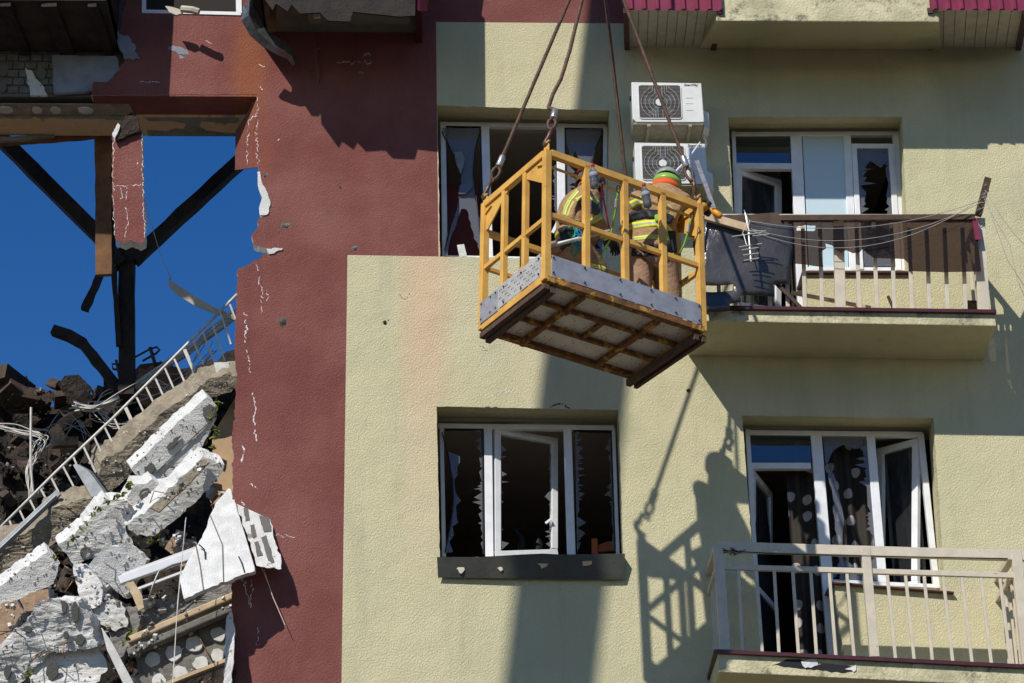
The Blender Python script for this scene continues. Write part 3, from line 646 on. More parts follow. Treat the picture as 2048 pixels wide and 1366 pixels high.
# ------------------------------------------------------------------ torn-open bay on the left
B0 = W(150, 190)
bw = MB(); a = W(-330, 60, .11); b = W(250, 192, .11); bw.box((a.x, .13, b.z), (b.x+.25, .36, a.z+1.6)); BW = bw.build('brick_wall', M['mortar'], BLD)
rows = 9; bh = 17*S/.9
for r in range(rows):
    for k in range(12):
        px = -10 + k*24 + (12 if r % 2 else 0); py = 186 - r*16
        if px > 130: continue
        p = W(px, py, .12); g_ = .006
        MB().box((p.x+g_/2, .112+rnd.uniform(-.004, .004), p.z), (p.x+24*S-g_, .135, p.z+16*S/.9-g_-.006)).build('brick', M['silicate'], BW, bevel=.003)
def dab(cx, cy, rx, ry, y, parent, mt='mortar', name='adhesive_dab', t=.018, kind=None):
    n = 14; ring = [(cx+rx*(1+rnd.uniform(-.14, .14))*cos(2*pi*i/n), cy+ry*(1+rnd.uniform(-.14, .14))*sin(2*pi*i/n)) for i in range(n)]
    o = MB().prism([P3([(x, q, PY(parent, y, q)) for x, q in ring])], (0, t, 0)).build(name, M[mt], parent, bevel=.004); return o
for cx, cy, rx, ry in ((8, 138, 9, 14), (5, 172, 8, 12), (82, 145, 11, 13)): dab(cx, cy, rx, ry, .095, BW)
MB().prism([P3(rag([(104, 110), (232, 112), (240, 140), (215, 165), (190, 182), (108, 186)], 1.5, 14), .06)], (0, .04, 0)).build('insulation_board', M['blue_foam'], BW)
MB().prism([P3(rag([(50, 135), (62, 140), (80, 165), (95, 190), (60, 190)], 2, 10), .08)], (0, .03, 0)).build('insulation_board', M['foam_dirty'], BW)
MB().prism([P3(rag([(236, 60), (262, 78), (275, 108), (280, 118), (250, 118), (238, 95)], 3, 8), -.03)], (0, .05, 0)).build('insulation_edge', M['blue_foam'], BW)
# lintel seen from below: outer render soffit, then the plastered inner beam
zl = W(400, 190).z
mb = MB(); mb.box((W(184, 190).x, .004, zl-.012), (W(516, 190).x, .338, zl+.14)); LT = mb.build('lintel', M['red'], BLD)
mb = MB(); mb.prism([[V((W(-330, 190).x, .14, zl-.024)), V((W(255, 190).x, .14, zl-.024)), V((W(262, 190).x, .34, zl-.024)), V((W(-330, 190).x, .34, zl-.024))]], (0, 0, .011)); mb.build('beam_soffit', M['concrete'], LT)
for cx, w in ((12, 22), (75, 13), (112, 14), (172, 20)):
    p = W(cx, 203, .22); n_ = 12
    MB().prism([[V((p.x+w*S*.8*cos(2*pi*i/n_)*(1+rnd.uniform(-.1, .1)), .23+.06*sin(2*pi*i/n_), zl-.040)) for i in range(n_)]], (0, 0, .014)).build('adhesive_dab', M['plaster_white'], LT, bevel=.003)
zo = W(200, 232, .36).z
mb = MB(); mb.box((W(-330, 200, .36).x, .342, zo-.012), (W(484, 240, .36).x, .72, zo+.3)); OB = mb.build('ring_beam', M['orange_plaster'], BLD, bevel=.01)
MB().prism([[V((W(x, 250, .5).x, y_, zo-.016)) for x, y_ in [(292, .36), (480, .36), (478, .45), (452, .47), (430, .44), (405, .43), (398, .52), (410, .60), (440, .64), (478, .66), (478, .71), (292, .71), (292, .60), (330, .62), (350, .56), (366, .58), (372, .47), (340, .42), (300, .43)]]], (0, 0, .003)).build('bare_patch', M['concrete_grey'], OB)
MB().prism([P3(rag([(0, 236), (250, 238), (250, 226), (0, 222)], 2, 12), .338)], (0, .01, 0)).build('broken_edge', M['concrete_grey'], OB)
# red reveal right of the torn opening
mb = MB(); mb.prism([[W(515.5, 191, .004), W(516, 334, .004), W(470, 340, .36), W(471, 262, .36)]], (.03, 0, 0)); mb.build('reveal', M['red'], BLD)
mb = MB()
crack(mb, [(513, 230), (497, 240), (494, 330)], 3); mb.build('render_crack', M['crack_white'], BLD)['kind'] = 'stuff'

# hanging red pier in the opening
PR = MB().prism([P3(rag([(226, 262), (236, 252), (278, 250), (284, 268), (285, 372), (290, 440), (289, 482), (278, 488), (262, 480), (248, 486), (231, 478), (226, 400), (223, 330)], 1.6, 8), .02)], (0, .14, 0), 0, 1).build('hanging_wall_pier', [M['red'], M['foam']])
tag(PR, 'strip of red rendered wall pier hanging broken in the torn open window bay', 'wall fragment')
c = MB()
for pts, w in (([(228, 275), (226, 340), (229, 470)], 3), ([(284, 270), (286, 380), (289, 475)], 3), ([(228, 372), (250, 373), (282, 368)], 2.5), ([(240, 375), (246, 395), (240, 398)], 3), ([(250, 415), (256, 440), (250, 475)], 3.5), ([(270, 330), (276, 325)], 8), ([(254, 375), (252, 400)], 2.5)): crack(c, pts, w, .0185, 2)
c.build('render_crack', M['crack_white'], PR)['kind'] = 'stuff'
# torn debris at the pier's head
MB().prism([P3(rag([(224, 258), (244, 240), (262, 225), (276, 232), (280, 262), (262, 268), (246, 276), (234, 280)], 3, 7), -.03)], (0, .06, 0)).build('torn_mesh', M['soot_shade'], PR)
MB().prism([P3(rag([(224, 268), (236, 246), (240, 250), (230, 278)], 2, 7), -.05)], (0, .02, 0)).build('insulation_edge', M['foam'], PR)

# sky-silhouetted burnt roof timbers
def timber(name, label, cat, pts, w, h, mt='char', y=1.5, group=None):
    pts = [W(*p, y) if len(p) == 2 else W(*p) for p in pts]; mb = MB()
    for i in range(len(pts)-1): mb.beam(pts[i], pts[i+1] + (pts[i+1]-pts[i]).normalized()*.015, w*S*1.28, h, (0, 1, 0))
    bm = bmesh.new(); me = bpy.data.meshes.new('t'); me.from_pydata([tuple(v) for v in mb.v], [], mb.f); bm.from_mesh(me)
    bmesh.ops.subdivide_edges(bm, edges=[e for e in bm.edges if e.calc_length() > .2], cuts=9, use_grid_fill=True)
    for v in bm.verts: v.co += noise.noise_vector(v.co*9)*.010
    bm.normal_update(); vs_ = [v.co.copy() for v in bm.verts]; fs = [[v.index for v in f_.verts] for f_ in bm.faces]; bm.free(); bpy.data.meshes.remove(me)
    return tag(mk(name, vs_, fs, M[mt]), label, cat, group)
timber('burnt_post', 'upright burnt roof post standing in the rubble against the blue sky', 'timber', [(254, 500), (254, 790)], 26, .12, y=1.9)
timber('burnt_rafter', 'charred diagonal rafter coming down from the left edge to the post', 'timber', [(-60, 215), (196, 470), (240, 530)], 25, .12, y=1.85)
timber('burnt_rafter', 'charred diagonal rafter running up right from the post to the red wall', 'timber', [(266, 520), (500, 305)], 22, .12, y=1.9)
timber('charred_splinter', 'short charred splinter dangling left of the burnt post', 'timber', [(204, 540), (190, 575), (170, 618)], 13, .06, y=1.8)
timber('charred_splinter', 'thin charred batten hanging close along the burnt post', 'timber', [(226, 510), (238, 690)], 9, .04, y=1.8)
timber('bent_charred_beam', 'curved burnt beam leaning from the rubble out into the sky', 'timber', [(106, 661), (140, 672), (166, 688), (200, 730), (238, 780)], 17, .1, y=2.0)
timber('brown_board', 'upright brown board hanging beside the red wall pier', 'timber', [(206, 268), (208, 548)], 26, .05, 'timber', y=.8)
timber('dark_lath', 'dark lath hanging between the brown board and the pier', 'timber', [(224, 280), (226, 520)], 8, .05, 'char', y=.9)
timber('scorched_lath', 'scorched lath under the orange beam at the left edge', 'timber', [(-40, 288), (90, 280), (235, 268)], 9, .05, 'timber', y=.75)
timber('scorched_lath', 'pale flaking lath hanging below the orange beam at far left', 'timber', [(-30, 281), (50, 277), (105, 270)], 7, .04, 'concrete_grey', y=.7)
# strap
st = [(276, 350), (290, 400), (303, 450), (318, 500), (334, 540), (342, 556), (338, 566), (352, 578), (390, 602), (430, 622), (472, 636)]
wd_ = [10, 8, 5, 3, 3, 6, 14, 20, 19, 13, 9]; mb = MB()
for i in range(len(st)-1):
    a, b = st[i], st[i+1]; q = [W(a[0], a[1]-wd_[i]/2, 1.2), W(b[0], b[1]-wd_[i+1]/2, 1.2), W(b[0], b[1]+wd_[i+1]/2, 1.22), W(a[0], a[1]+wd_[i]/2, 1.22)]; mb.prism([q], (0, .004, 0))
tag(mb.build('membrane_strip', M['siding']), 'twisted pale strip hanging from the beam across the blue sky', 'strip')

# ------------------------------------------------------------------ rubble
def rock(mb_poly, y, off, mats, amp=.012, cuts=3, name=None, label=None, cat=None, parent=None, freq=7, sub=.05, tilt=0):
    if tilt:
        ref = sum(p[1] for p in mb_poly)/len(mb_poly); mb_poly = [(p[0], p[1], y+tilt*(p[1]-ref)*S) for p in mb_poly]
    mb = MB().prism([P3(mb_poly, y)], off, 0, 1 if len(mats) > 1 else 0)
    bm = bmesh.new(); me = bpy.data.meshes.new('t'); me.from_pydata([tuple(v) for v in mb.v], [], mb.f); bm.from_mesh(me)
    bm.faces.layers.int.new('mi'); ly = bm.faces.layers.int['mi']
    bm.faces.ensure_lookup_table()
    for i, f_ in enumerate(bm.faces): f_[ly] = mb.m[i]
    bmesh.ops.remove_doubles(bm, verts=bm.verts, dist=1e-4)
    for _ in range(cuts):
        es = [e for e in bm.edges if e.calc_length() > sub*1.5]
        if es: bmesh.ops.subdivide_edges(bm, edges=es, cuts=1)
        bmesh.ops.triangulate(bm, faces=bm.faces)
    o3 = V((rnd.uniform(0, 50), 0, rnd.uniform(0, 50)))
    for v in bm.verts:
        v.co += noise.noise_vector(v.co*freq+o3)*amp + noise.noise_vector(v.co*freq*3.3+o3)*amp*.5
    bm.normal_update(); bm.verts.index_update()
    vs_ = [v.co.copy() for v in bm.verts]; fs = [[v.index for v in f_.verts] for f_ in bm.faces]; mi = [f_[ly] for f_ in bm.faces]; bm.free(); bpy.data.meshes.remove(me)
    o = mk(name, vs_, fs, mats, parent, mi)
    if tilt: PL[o.name] = (y, tilt, ref)
    if label: tag(o, label, cat)
    return o
# dark heap behind everything
heap_top = rag([(-330, 760), (0, 752), (50, 752), (78, 805), (104, 812), (150, 776), (185, 790), (235, 765), (300, 745), (380, 735), (475, 700)], 5, 12, closed=False)
n_ = len(heap_top)
def heap_depth(x, y_): return 4.2 - .0030*(y_-750) + .15*noise.noise(V((x*.02, y_*.02, 3)))
vs_ = []; fs = []; rowsN = 26
for j in range(rowsN):
    for i, (x, yt) in enumerate(heap_top):
        yy = yt + (1720-yt)*j/(rowsN-1)
        p = W(x, yy, heap_depth(x, yy)); nv = noise.noise_vector(p*4)*.10 + noise.noise_vector(p*11)*.05
        vs_.append(p + nv*(1 if j else .3))
for j in range(rowsN-1):
    for i in range(n_-1): fs.append((j*n_+i, (j+1)*n_+i, (j+1)*n_+i+1, j*n_+i+1))
b0 = len(vs_)
for i in range(n_): vs_.append(vs_[i]+V((0, 2.5, -.2)))
for i in range(n_-1): fs.append((b0+i, i, i+1, b0+i+1))
PILE = thing('rubble_pile', 'dark burnt heap of brick and rubble filling the collapsed bay at left', 'rubble', W(200, 1366, 3))
hp = mk('rubble_mass', vs_, fs, M['soot_shade'], PILE); hp['kind'] = 'stuff'  # dark colour carries the shade of the torn bay as well as soot
def hull(seed, sx, sy, sz, n=12, boxy=.75):
    r = random.Random(seed); bm = bmesh.new()
    for a in (-1, 1):
        for b in (-1, 1):
            for c in (-1, 1): bm.verts.new((a*sx*r.uniform(boxy, 1)/2, b*sy*r.uniform(boxy, 1)/2, c*sz*r.uniform(boxy, 1)/2))
    for _ in range(n-8): bm.verts.new((r.uniform(-.5, .5)*sx, r.uniform(-.5, .5)*sy, r.uniform(-.5, .5)*sz))
    res = bmesh.ops.convex_hull(bm, input=bm.verts)
    bmesh.ops.delete(bm, geom=[g for g in set(res['geom_interior']+res['geom_unused']) if isinstance(g, bmesh.types.BMVert)], context='VERTS')
    bm.normal_update(); me = bpy.data.meshes.new('chunk'); bm.to_mesh(me); bm.free(); return me
CH = [hull(i, .25, .13, .085, 10, .8) for i in range(5)] + [hull(20+i, .20, .16, .14, 14, .6) for i in range(5)]
CM = []
for me in CH:
    for mt in ('brick_burnt', 'soot_shade', 'brick_burnt', 'soot_shade'):
        q = me.copy(); q.materials.append(M[mt]); CM.append(q)
def chunk(px, py, y, sc=1.0, parent=None, name='brick_chunk', me=None, rotv=None):
    p = W(px, py, y); o = bpy.data.objects.new(name, me or rnd.choice(CM)); o.rotation_euler = rotv or (rnd.uniform(-.7, .7), rnd.uniform(-.7, .7), rnd.uniform(0, 6)); o.scale = [sc*rnd.uniform(.8, 1.2)]*3
    link(o, parent); o.location = p - (ORG[parent.name] if parent is not None else V((0, 0, 0))); ORG[o.name] = p; return o
for i in range(190):
    x = rnd.uniform(-20, 470); yt = 760 if x > 80 else 765
    y_ = yt + (rnd.random()**1.4)*(520 if x < 300 else 250)
    chunk(x, y_+8, heap_depth(x, y_)-.22, rnd.uniform(.55, 1.15), PILE)
for (x, y_, s_) in ((20, 768, 2.0), (30, 790, 2.2), (4, 775, 1.8), (60, 800, 1.6), (235, 775, 1), (255, 770, 1.1), (300, 752, 1.6), (330, 760, 1.6), (360, 770, 1.4), (280, 790, 1.2), (318, 785, 1.3), (120, 800, .9), (200, 790, .9), (215, 785, .8)):
    chunk(x, y_, 3.7, s_, PILE, me=CM[rnd.choice([0, 2, 4, 6, 8, 22, 24, 26])])
RC = []
for i in range(6):
    q = hull(60+i, .16, .12, .10, 13, .55)
    for mt in ('plaster_white', 'concrete', 'brick_tan', 'foam_dirty', 'concrete_grey'): c_ = q.copy(); c_.materials.append(M[mt]); RC.append(c_)
for (x0, y0, x1, y1, yy, k, sc) in ((255, 1050, 400, 1100, .75, 26, .75), (60, 1180, 240, 1240, .75, 30, .7), (180, 1190, 300, 1290, .6, 30, .7), (240, 1215, 460, 1190, .55, 26, .55), (0, 1200, 60, 1300, .7, 10, .9), (380, 860, 460, 1060, .95, 22, .7), (120, 1010, 260, 1010, .9, 16, .6), (240, 1300, 290, 1370, .55, 12, .7), (400, 745, 470, 770, 1.1, 10, .6), (280, 850, 440, 760, 1.45, 24, .5)):
    for _ in range(k):
        t = rnd.random(); chunk(x0+(x1-x0)*t+rnd.gauss(0, 10), y0+(y1-y0)*t+rnd.gauss(0, 12), yy+rnd.uniform(-.1, .1), sc*rnd.uniform(.35, 1.25), PILE, 'rubble_piece', rnd.choice(RC))
# a few single bricks that stand out
def one(px, py, y, sc, mt, label, cat='brick', name='loose_brick', rv=(0.3, .5, .4), me=0):
    q = CH[me].copy(); q.materials.append(M[mt]); o = chunk(px, py, y, sc, None, name, q, rv); tag(o, label, cat); return o
one(170, 797, 3.3, 1.05, 'brick_tan', 'pale broken brick lit by sun on top of the dark heap', rv=(.2, .55, .5), me=6)
one(150, 778, 3.6, 1.3, 'soot_shade', 'sooty black brick tipped on edge against the sky', rv=(.9, .8, .2), me=7)
one(130, 886, 3.0, 1.2, 'brick_tan', 'tan brick block half buried low in the dark heap behind the stair railing', rv=(.05, -.1, .2), me=1)
one(250, 885, 2.7, 1.0, 'brick', 'reddish brick lying between two railing bars near the beam', rv=(.0, .1, .1), me=2)
# wires tangled on the heap
def cable_bundle(name, label, n, ctrl, spread, r, mt, y0, seed, kind=None):
    rr = random.Random(seed); mb = MB()
    for k in range(n):
        off = [(rr.gauss(0, spread), rr.gauss(0, spread)) for _ in ctrl]; pts = []
        cp = [V((c[0]+o[0], c[1]+o[1], 0)) for c, o in zip(ctrl, off)]
        yk = y0+rr.uniform(-.15, .15)
        m_ = len(cp)
        for i in range(m_-1):
            p0, p1, p2, p3 = cp[max(i-1, 0)], cp[i], cp[i+1], cp[min(i+2, m_-1)]
            for s_ in range(6):
                t = s_/6; q = .5*((2*p1)+(p2-p0)*t+(2*p0-5*p1+4*p2-p3)*t*t+(3*p1-p0-3*p2+p3)*t**3); pts.append(W(q.x, q.y, yk+.05*sin(k+i)))
        pts.append(W(cp[-1].x, cp[-1].y, yk)); mb.tube(pts, r*rr.uniform(.7, 1.2), 5)
    return tag(mb.build(name, M[mt], smooth=True), label, 'cables')
cable_bundle('cable_bundle', 'bundle of pale electrical cables strung behind the stair railing down into the heap', 14, [(500, 612), (440, 655), (370, 705), (300, 752), (240, 790), (190, 818), (150, 812)], 5, .008, 'cable_white', 2.0, 3)
cable_bundle('cable_bundle', 'loose pale cables looping over the rubble beside the concrete beam', 7, [(420, 700), (360, 765), (300, 770), (230, 800), (190, 815), (230, 850), (290, 840)], 9, .005, 'cable_white', 2.2, 5)
cable_bundle('cable_bundle', 'frayed dusty cables dangling at the far left of the heap', 6, [(-20, 848), (40, 862), (90, 872), (75, 900), (58, 945), (62, 1000)], 5, .0055, 'cable_white', 2.3, 9)
cable_bundle('cable_bundle', 'thin dark wires tangled low in the heap at left', 6, [(0, 850), (60, 858), (90, 880), (140, 830), (180, 870)], 14, .004, 'wire_grey', 2.6, 12)
mb = MB(); mb.tube([W(62, 815, 2.0), W(61, 930, 2.0), W(66, 985, 2.0)], .012, 6); tag(mb.build('pipe', M['cable_white']), 'thin upright pale pipe standing in the heap at far left', 'pipe')
# rebar loops
mb = MB(); mb.tube([W(248, 742, 3), W(226, 738, 3), W(224, 728, 3), W(245, 728, 3), W(300, 698, 3), (W(314, 694, 3)), W(319, 700, 3), W(312, 707, 3), W(285, 722, 3)], .012, 6); mb.tube([W(300, 695, 3), W(312, 735, 3)], .02, 5); mb.tube([W(232, 720, 3), W(240, 760, 3)], .015, 5); mb.tube([W(310, 734, 3), W(322, 724, 3), W(328, 730, 3)], .012, 5)
tag(mb.build('rebar', M['rust_dark'], smooth=True), 'bent rusty reinforcing bars sticking up beside the burnt post', 'rebar')
rock(rag([(274, 735), (340, 732), (400, 748), (395, 800), (320, 830), (276, 800)], 3, 10), 2.9, (0, .25, 0), [M['brick'], M['soot_shade']], .03, 3, 'burnt_wall_fragment', 'scorched brown wall fragment on the heap right of the burnt post', 'rubble')
# stair railing
rx = lambda v: v/2.926
ra, rb_ = W(-40, 1096, 1.15), W(476, 587, 1.15)
RL_ = thing('stair_railing', 'cream stair railing tilted diagonally over the rubble', 'railing', (ra+rb_)/2)
mb = MB(); mb.tube([ra, ra*.72+rb_*.28+V((0, 0, .012)), ra*.5+rb_*.5+V((0, 0, -.014)), ra*.25+rb_*.75+V((.01, 0, .006)), rb_], .014, 8); mb.build('handrail', M['rail_white'], RL_, smooth=True)
bars_ = [(1345, 415, 1375, 500), (1290, 465, 1345, 640), (1240, 520, 1310, 740), (1185, 575, 1255, 760), (1130, 625, 1215, 830), (1080, 680, 1165, 880), (1020, 735, 1105, 930), (965, 790, 1045, 975), (910, 850, 985, 1020), (855, 900, 930, 1060), (800, 960, 870, 1110), (735, 1020, 805, 1175), (670, 1085, 735, 1225), (610, 1130, 680, 1270), (550, 1190, 610, 1320), (490, 1250, 555, 1390), (430, 1310, 480, 1430), (370, 1366, 440, 1500), (300, 1430, 360, 1550), (235, 1490, 300, 1610), (170, 1550, 230, 1670), (110, 1610, 160, 1720), (50, 1670, 100, 1790)]
for i, (a, b, c_, d_) in enumerate(bars_):
    w = .032 if i in (5, 11) else .017
    MB().beam(W(rx(a), rx(b)+467, 1.15), W(rx(c_)+2, rx(d_)+470, 1.18), w, .015, (0, 1, 0)).build('baluster', M['rail_white'], RL_)
# concrete beams / slabs
rock(rag([(195, 950), (200, 926), (250, 890), (331, 821), (380, 790), (430, 753), (520, 745), (520, 772), (468, 775), (410, 806), (360, 842), (308, 876), (262, 945), (222, 990)], 3, 10), .95, (-.11, .12, .17), [M['concrete']], .022, 4, 'concrete_beam', 'long tan concrete beam lying diagonally just below the stair railing', 'concrete beam', tilt=.5, freq=6)
rock(rag([(-60, 1120), (0, 1086), (60, 1062), (100, 1040), (106, 1018), (165, 996), (190, 994), (196, 1014), (130, 1074), (60, 1120), (0, 1162), (-60, 1200)], 3, 10), .85, (-.10, .11, .15), [M['concrete']], .024, 4, 'concrete_beam', 'crumbling tan concrete beam at lower left beside the metal profile', 'concrete beam', tilt=.5, freq=6)
rock(rag([(428, 725), (457, 724), (463, 744), (433, 748)], .8, 12), .80, (0.03, .22, .03), [M['plaster_white']], .004, 2, 'white_block', 'small white block sitting on the upper end of the tan beam', 'block')
# white insulated wall panels
def dabs(parent, y, lst, mt='mortar'):
    for cx, cy, rx_, ry_ in lst: dab(cx, cy, rx_, ry_, y, parent, mt)
pB = rock(rag([(262, 938), (300, 900), (350, 850), (415, 793), (433, 812), (434, 836), (393, 914), (345, 972), (322, 972), (305, 958), (290, 968)], 1.6, 10, ), .55, (-.055, .06, .10), [M['foam_dirty'], M['foam']], .006, 4, 'insulated_panel', 'white wall panel with grey glue patches below the tan beam', 'wall panel', tilt=.42, freq=9)
for pl in ([(406, 815), (418, 808), (431, 814), (430, 832), (416, 838), (406, 830)], [(332, 895), (352, 874), (362, 870), (350, 890), (342, 898)], [(288, 934), (302, 924), (309, 930), (306, 944), (296, 950), (290, 945)]):
    MB().prism([P3([(a, q, PY(pB, 0, q)) for a, q in rag(pl, 1.4, 7)])], (0, .02, 0)).build('glue_patch', M['mortar'], pB)
MB().beam(W(312, 945, PY(pB, 0, 945)+.012), W(425, 838, PY(pB, 0, 838)+.012), .008, .012, (0, 1, 0)).build('panel_joint', M['mortar'], pB)
pB2 = rock(rag([(250, 1000), (268, 968), (292, 968), (305, 958), (322, 972), (310, 990), (282, 1022), (258, 1012)], 1.2, 9), .50, (-.055, .06, .10), [M['foam_dirty'], M['foam']], .006, 3, 'insulated_panel', 'short white panel piece with a round glue ring under the larger white panel', 'wall panel', tilt=.42)
pB3 = rock(rag([(322, 974), (345, 972), (393, 914), (400, 922), (352, 990), (328, 1004), (308, 992)], 1.2, 9), .48, (-.055, .06, .10), [M['foam_dirty'], M['foam']], .006, 3, 'insulated_panel', 'narrow white panel strip with a grey ring beside the trough shaped slab', 'wall panel', tilt=.42)
def ringdab(cx, cy, r, y, parent, mt='mortar'):
    out_ = [(cx+r*(1+rnd.uniform(-.12, .12))*cos(2*pi*i/16), cy+r*1.1*(1+rnd.uniform(-.12, .12))*sin(2*pi*i/16)) for i in range(16)]
    inn = [(cx+r*.72*(1+rnd.uniform(-.12, .12))*cos(2*pi*i/16), cy+r*.8*(1+rnd.uniform(-.1, .1))*sin(2*pi*i/16)) for i in range(16)]
    MB().prism([P3([(a, q, PY(parent, y, q)) for a, q in l]) for l in (out_, inn)], (0, .02, 0)).build('glue_ring', M[mt], parent)
ringdab(291, 990, 13, .485, pB2); ringdab(341, 945, 14, .46, pB3)
rock(rag([(252, 1050), (297, 1016), (350, 968), (407, 912), (449, 929), (441, 951), (395, 1000), (342, 1047), (318, 1068), (294, 1074), (270, 1066)], 2.5, 8), .40, (-.06, .07, .12), [M['plaster_white'], M['foam']], .012, 4, 'broken_slab', 'broken white trough shaped slab tilted towards the red wall', 'slab', tilt=.42, freq=8)
rock(rag([(300, 1016), (352, 972), (404, 918), (418, 924), (372, 972), (318, 1024)], 1.5, 8), .20, (0, .03, 0), [M['concrete']], .006, 3, 'plaster_layer', 'tan plaster layer lying along the top of the white trough slab', 'plaster')
pD = rock(rag([(118, 1092), (150, 1064), (182, 1030), (212, 996), (253, 1002), (267, 1023), (250, 1056), (268, 1092), (225, 1100), (185, 1116), (152, 1132)], 3, 8), .55, (-.055, .06, .10), [M['foam_dirty'], M['foam']], .016, 4, 'insulated_panel', 'rough white chunk of wall panel left of the trough slab', 'wall panel', tilt=.42, freq=8)
ringdab(172, 1106, 12, .52, pD)
pE = rock(rag([(-60, 1215), (0, 1173), (50, 1135), (96, 1102), (120, 1126), (106, 1167), (50, 1195), (0, 1216), (-60, 1255)], 2, 9), .5, (-.055, .06, .10), [M['foam_dirty'], M['foam']], .008, 4, 'insulated_panel', 'long white panel reaching the left picture edge under the tan beam', 'wall panel', tilt=.42, freq=8)
pF = rock(rag([(178, 1130), (205, 1094), (228, 1092), (253, 1086), (292, 1120), (270, 1160), (254, 1198), (232, 1180), (205, 1160)], 2, 9), .38, (.02, .12, .05), [M['foam'], M['foam_dirty']], .008, 4, 'insulated_panel', 'flat shaded white panel above the broken window profile', 'wall panel', tilt=.42, freq=7)
rock(rag([(147, 1130), (161, 1126), (185, 1143), (205, 1172), (203, 1207), (186, 1218), (164, 1205), (150, 1165)], 2, 8), .25, (.02, .14, .04), [M['foam_dirty'], M['foam']], .014, 4, 'plaster_lump', 'upright white lump with a round glue disc in the lower left rubble', 'rubble', freq=9)
ringo = ringdab(172, 1146, 11, .225, pF)
pH = rock(rag([(-60, 1366), (0, 1290), (44, 1245), (80, 1205), (125, 1196), (154, 1201), (178, 1242), (195, 1290), (150, 1302), (103, 1306), (60, 1345), (0, 1420), (-60, 1440)], 3, 8), .12, (.02, .3, .12), [M['foam_dirty'], M['foam']], .026, 5, 'insulated_panel', 'big crumpled white panel with dark oval holes in the bottom left corner', 'wall panel', tilt=.42, freq=6)
for cx, cy, a, b in ((129, 1213, 6, 13), (150, 1225, 8, 22), (160, 1279, 10, 12), (132, 1270, 5, 8), (55, 1258, 9, 7), (15, 1343, 8, 14), (104, 1340, 13, 18)):
    dab(cx, cy, a, b, .085, pH, 'mortar', 'glue_patch')
rock(rag([(60, 1410), (60, 1345), (103, 1306), (150, 1302), (200, 1296), (215, 1340), (150, 1400), (120, 1440)], 3, 9), .2, (.02, .3, .05), [M['foam_dirty'], M['concrete']], .02, 4, 'insulated_panel', 'white panel piece along the bottom edge below the crumpled panel', 'wall panel')
rock(rag([(152, 1200), (200, 1180), (222, 1200), (246, 1205), (258, 1245), (230, 1262), (205, 1250), (180, 1240)], 3, 8), .3, (.02, .2, .05), [M['plaster_white'], M['concrete_grey']], .02, 4, 'plaster_lump', 'round broken lump of white mortar left of the stone cornice', 'rubble')
rock(rag([(220, 1225), (262, 1215), (280, 1235), (270, 1270), (235, 1330), (215, 1310)], 3, 8), .35, (.02, .2, .05), [M['concrete_grey']], .02, 4, 'concrete_chunk', 'grey concrete chunk behind the leaning white plank', 'rubble')
# brick blocks with hollow chambers
for lab, pl in (('ribbed tan block at the left edge between two white panels', [(-20, 1245), (5, 1205), (32, 1200), (46, 1225), (20, 1260), (-20, 1275)]), ('grey ribbed block lying under the tan block at the left edge', [(-20, 1280), (20, 1262), (40, 1262), (30, 1290), (-20, 1310)]), ('pale broken block between white panels above the crumpled panel', [(38, 1200), (60, 1185), (95, 1175), (100, 1200), (70, 1222), (48, 1222)]), ('pinkish ribbed block right of the flat white panel', [(330, 1098), (345, 1072), (385, 1080), (392, 1098), (350, 1110)]), ('pale stone block under the pinkish ribbed block', [(345, 1110), (380, 1100), (400, 1112), (372, 1132), (350, 1130)])):
    o = rock(rag(pl, 1.5, 10), .5, (.02, .2, .05), [M['brick_tan'], M['plaster_white']], .006, 2, 'hollow_block', lab, 'block')
# tan interior wall behind
rock([(425, 870), (480, 780), (480, 1010), (440, 1060), (420, 1000)], 1.1, (0, .15, 0), [M['tan_wall']], .006, 2, 'interior_wall_fragment', 'tan painted inner wall fragment behind the torn red edge', 'wall fragment')
MB_m = MB()
for (x0, y0, x1, y1, w) in ((418, 840, 440, 800, 7), (425, 900, 432, 850, 7), (416, 930, 428, 890, 6), (150, 1072, 200, 1012, 5), (105, 1115, 150, 1075, 4), (205, 1008, 250, 985, 6), (255, 975, 262, 965, 5), (295, 1085, 318, 1078, 5), (244, 1290, 262, 1262, 7), (60, 1290, 70, 1240, 4), (30, 1395, 65, 1330, 4)):
    for k in range(16):
        t = rnd.random(); p = W(x0+(x1-x0)*t+rnd.gauss(0, w*.6), y0+(y1-y0)*t+rnd.gauss(0, w*.4), .36 if y0 < 1100 else .08); u = V((rnd.gauss(0, 1), rnd.gauss(0, 1), rnd.gauss(0, 1))).normalized()*.022; w_ = u.orthogonal().normalized()*.012
        MB_m.add([p-u-w_, p+u-w_, p+u*1.1+w_, p-u+w_], [(0, 1, 2, 3)])
mo = MB_m.build('moss', M['moss']); tag(mo, 'tufts of yellow green fibre clinging to the broken panels', 'fibre', kind='stuff')
# grey metal profiles
mb = MB(); mb.beam(W(-30, 1125, .7), W(118, 985, .7), .06, .04, (0, 1, 0)); mb.beam(W(-33, 1130, .69), W(113, 992, .69), .012, .05, (0, 1, 0)); tag(mb.build('metal_profile', M['metal_grey'], bevel=.004), 'long grey metal profile lying across the stair railing at left', 'profile')
mb = MB(); mb.prism([P3([(146, 930), (152, 927), (200, 990), (183, 994)], .6)], (0, .008, 0)); mb.prism([P3([(152, 927), (176, 940), (212, 988), (200, 990)], .604)], (.03, .02, 0)); tag(mb.build('angle_profile', M['metal_grey']), 'bent grey angle profile beside the end of the tan beam', 'profile')
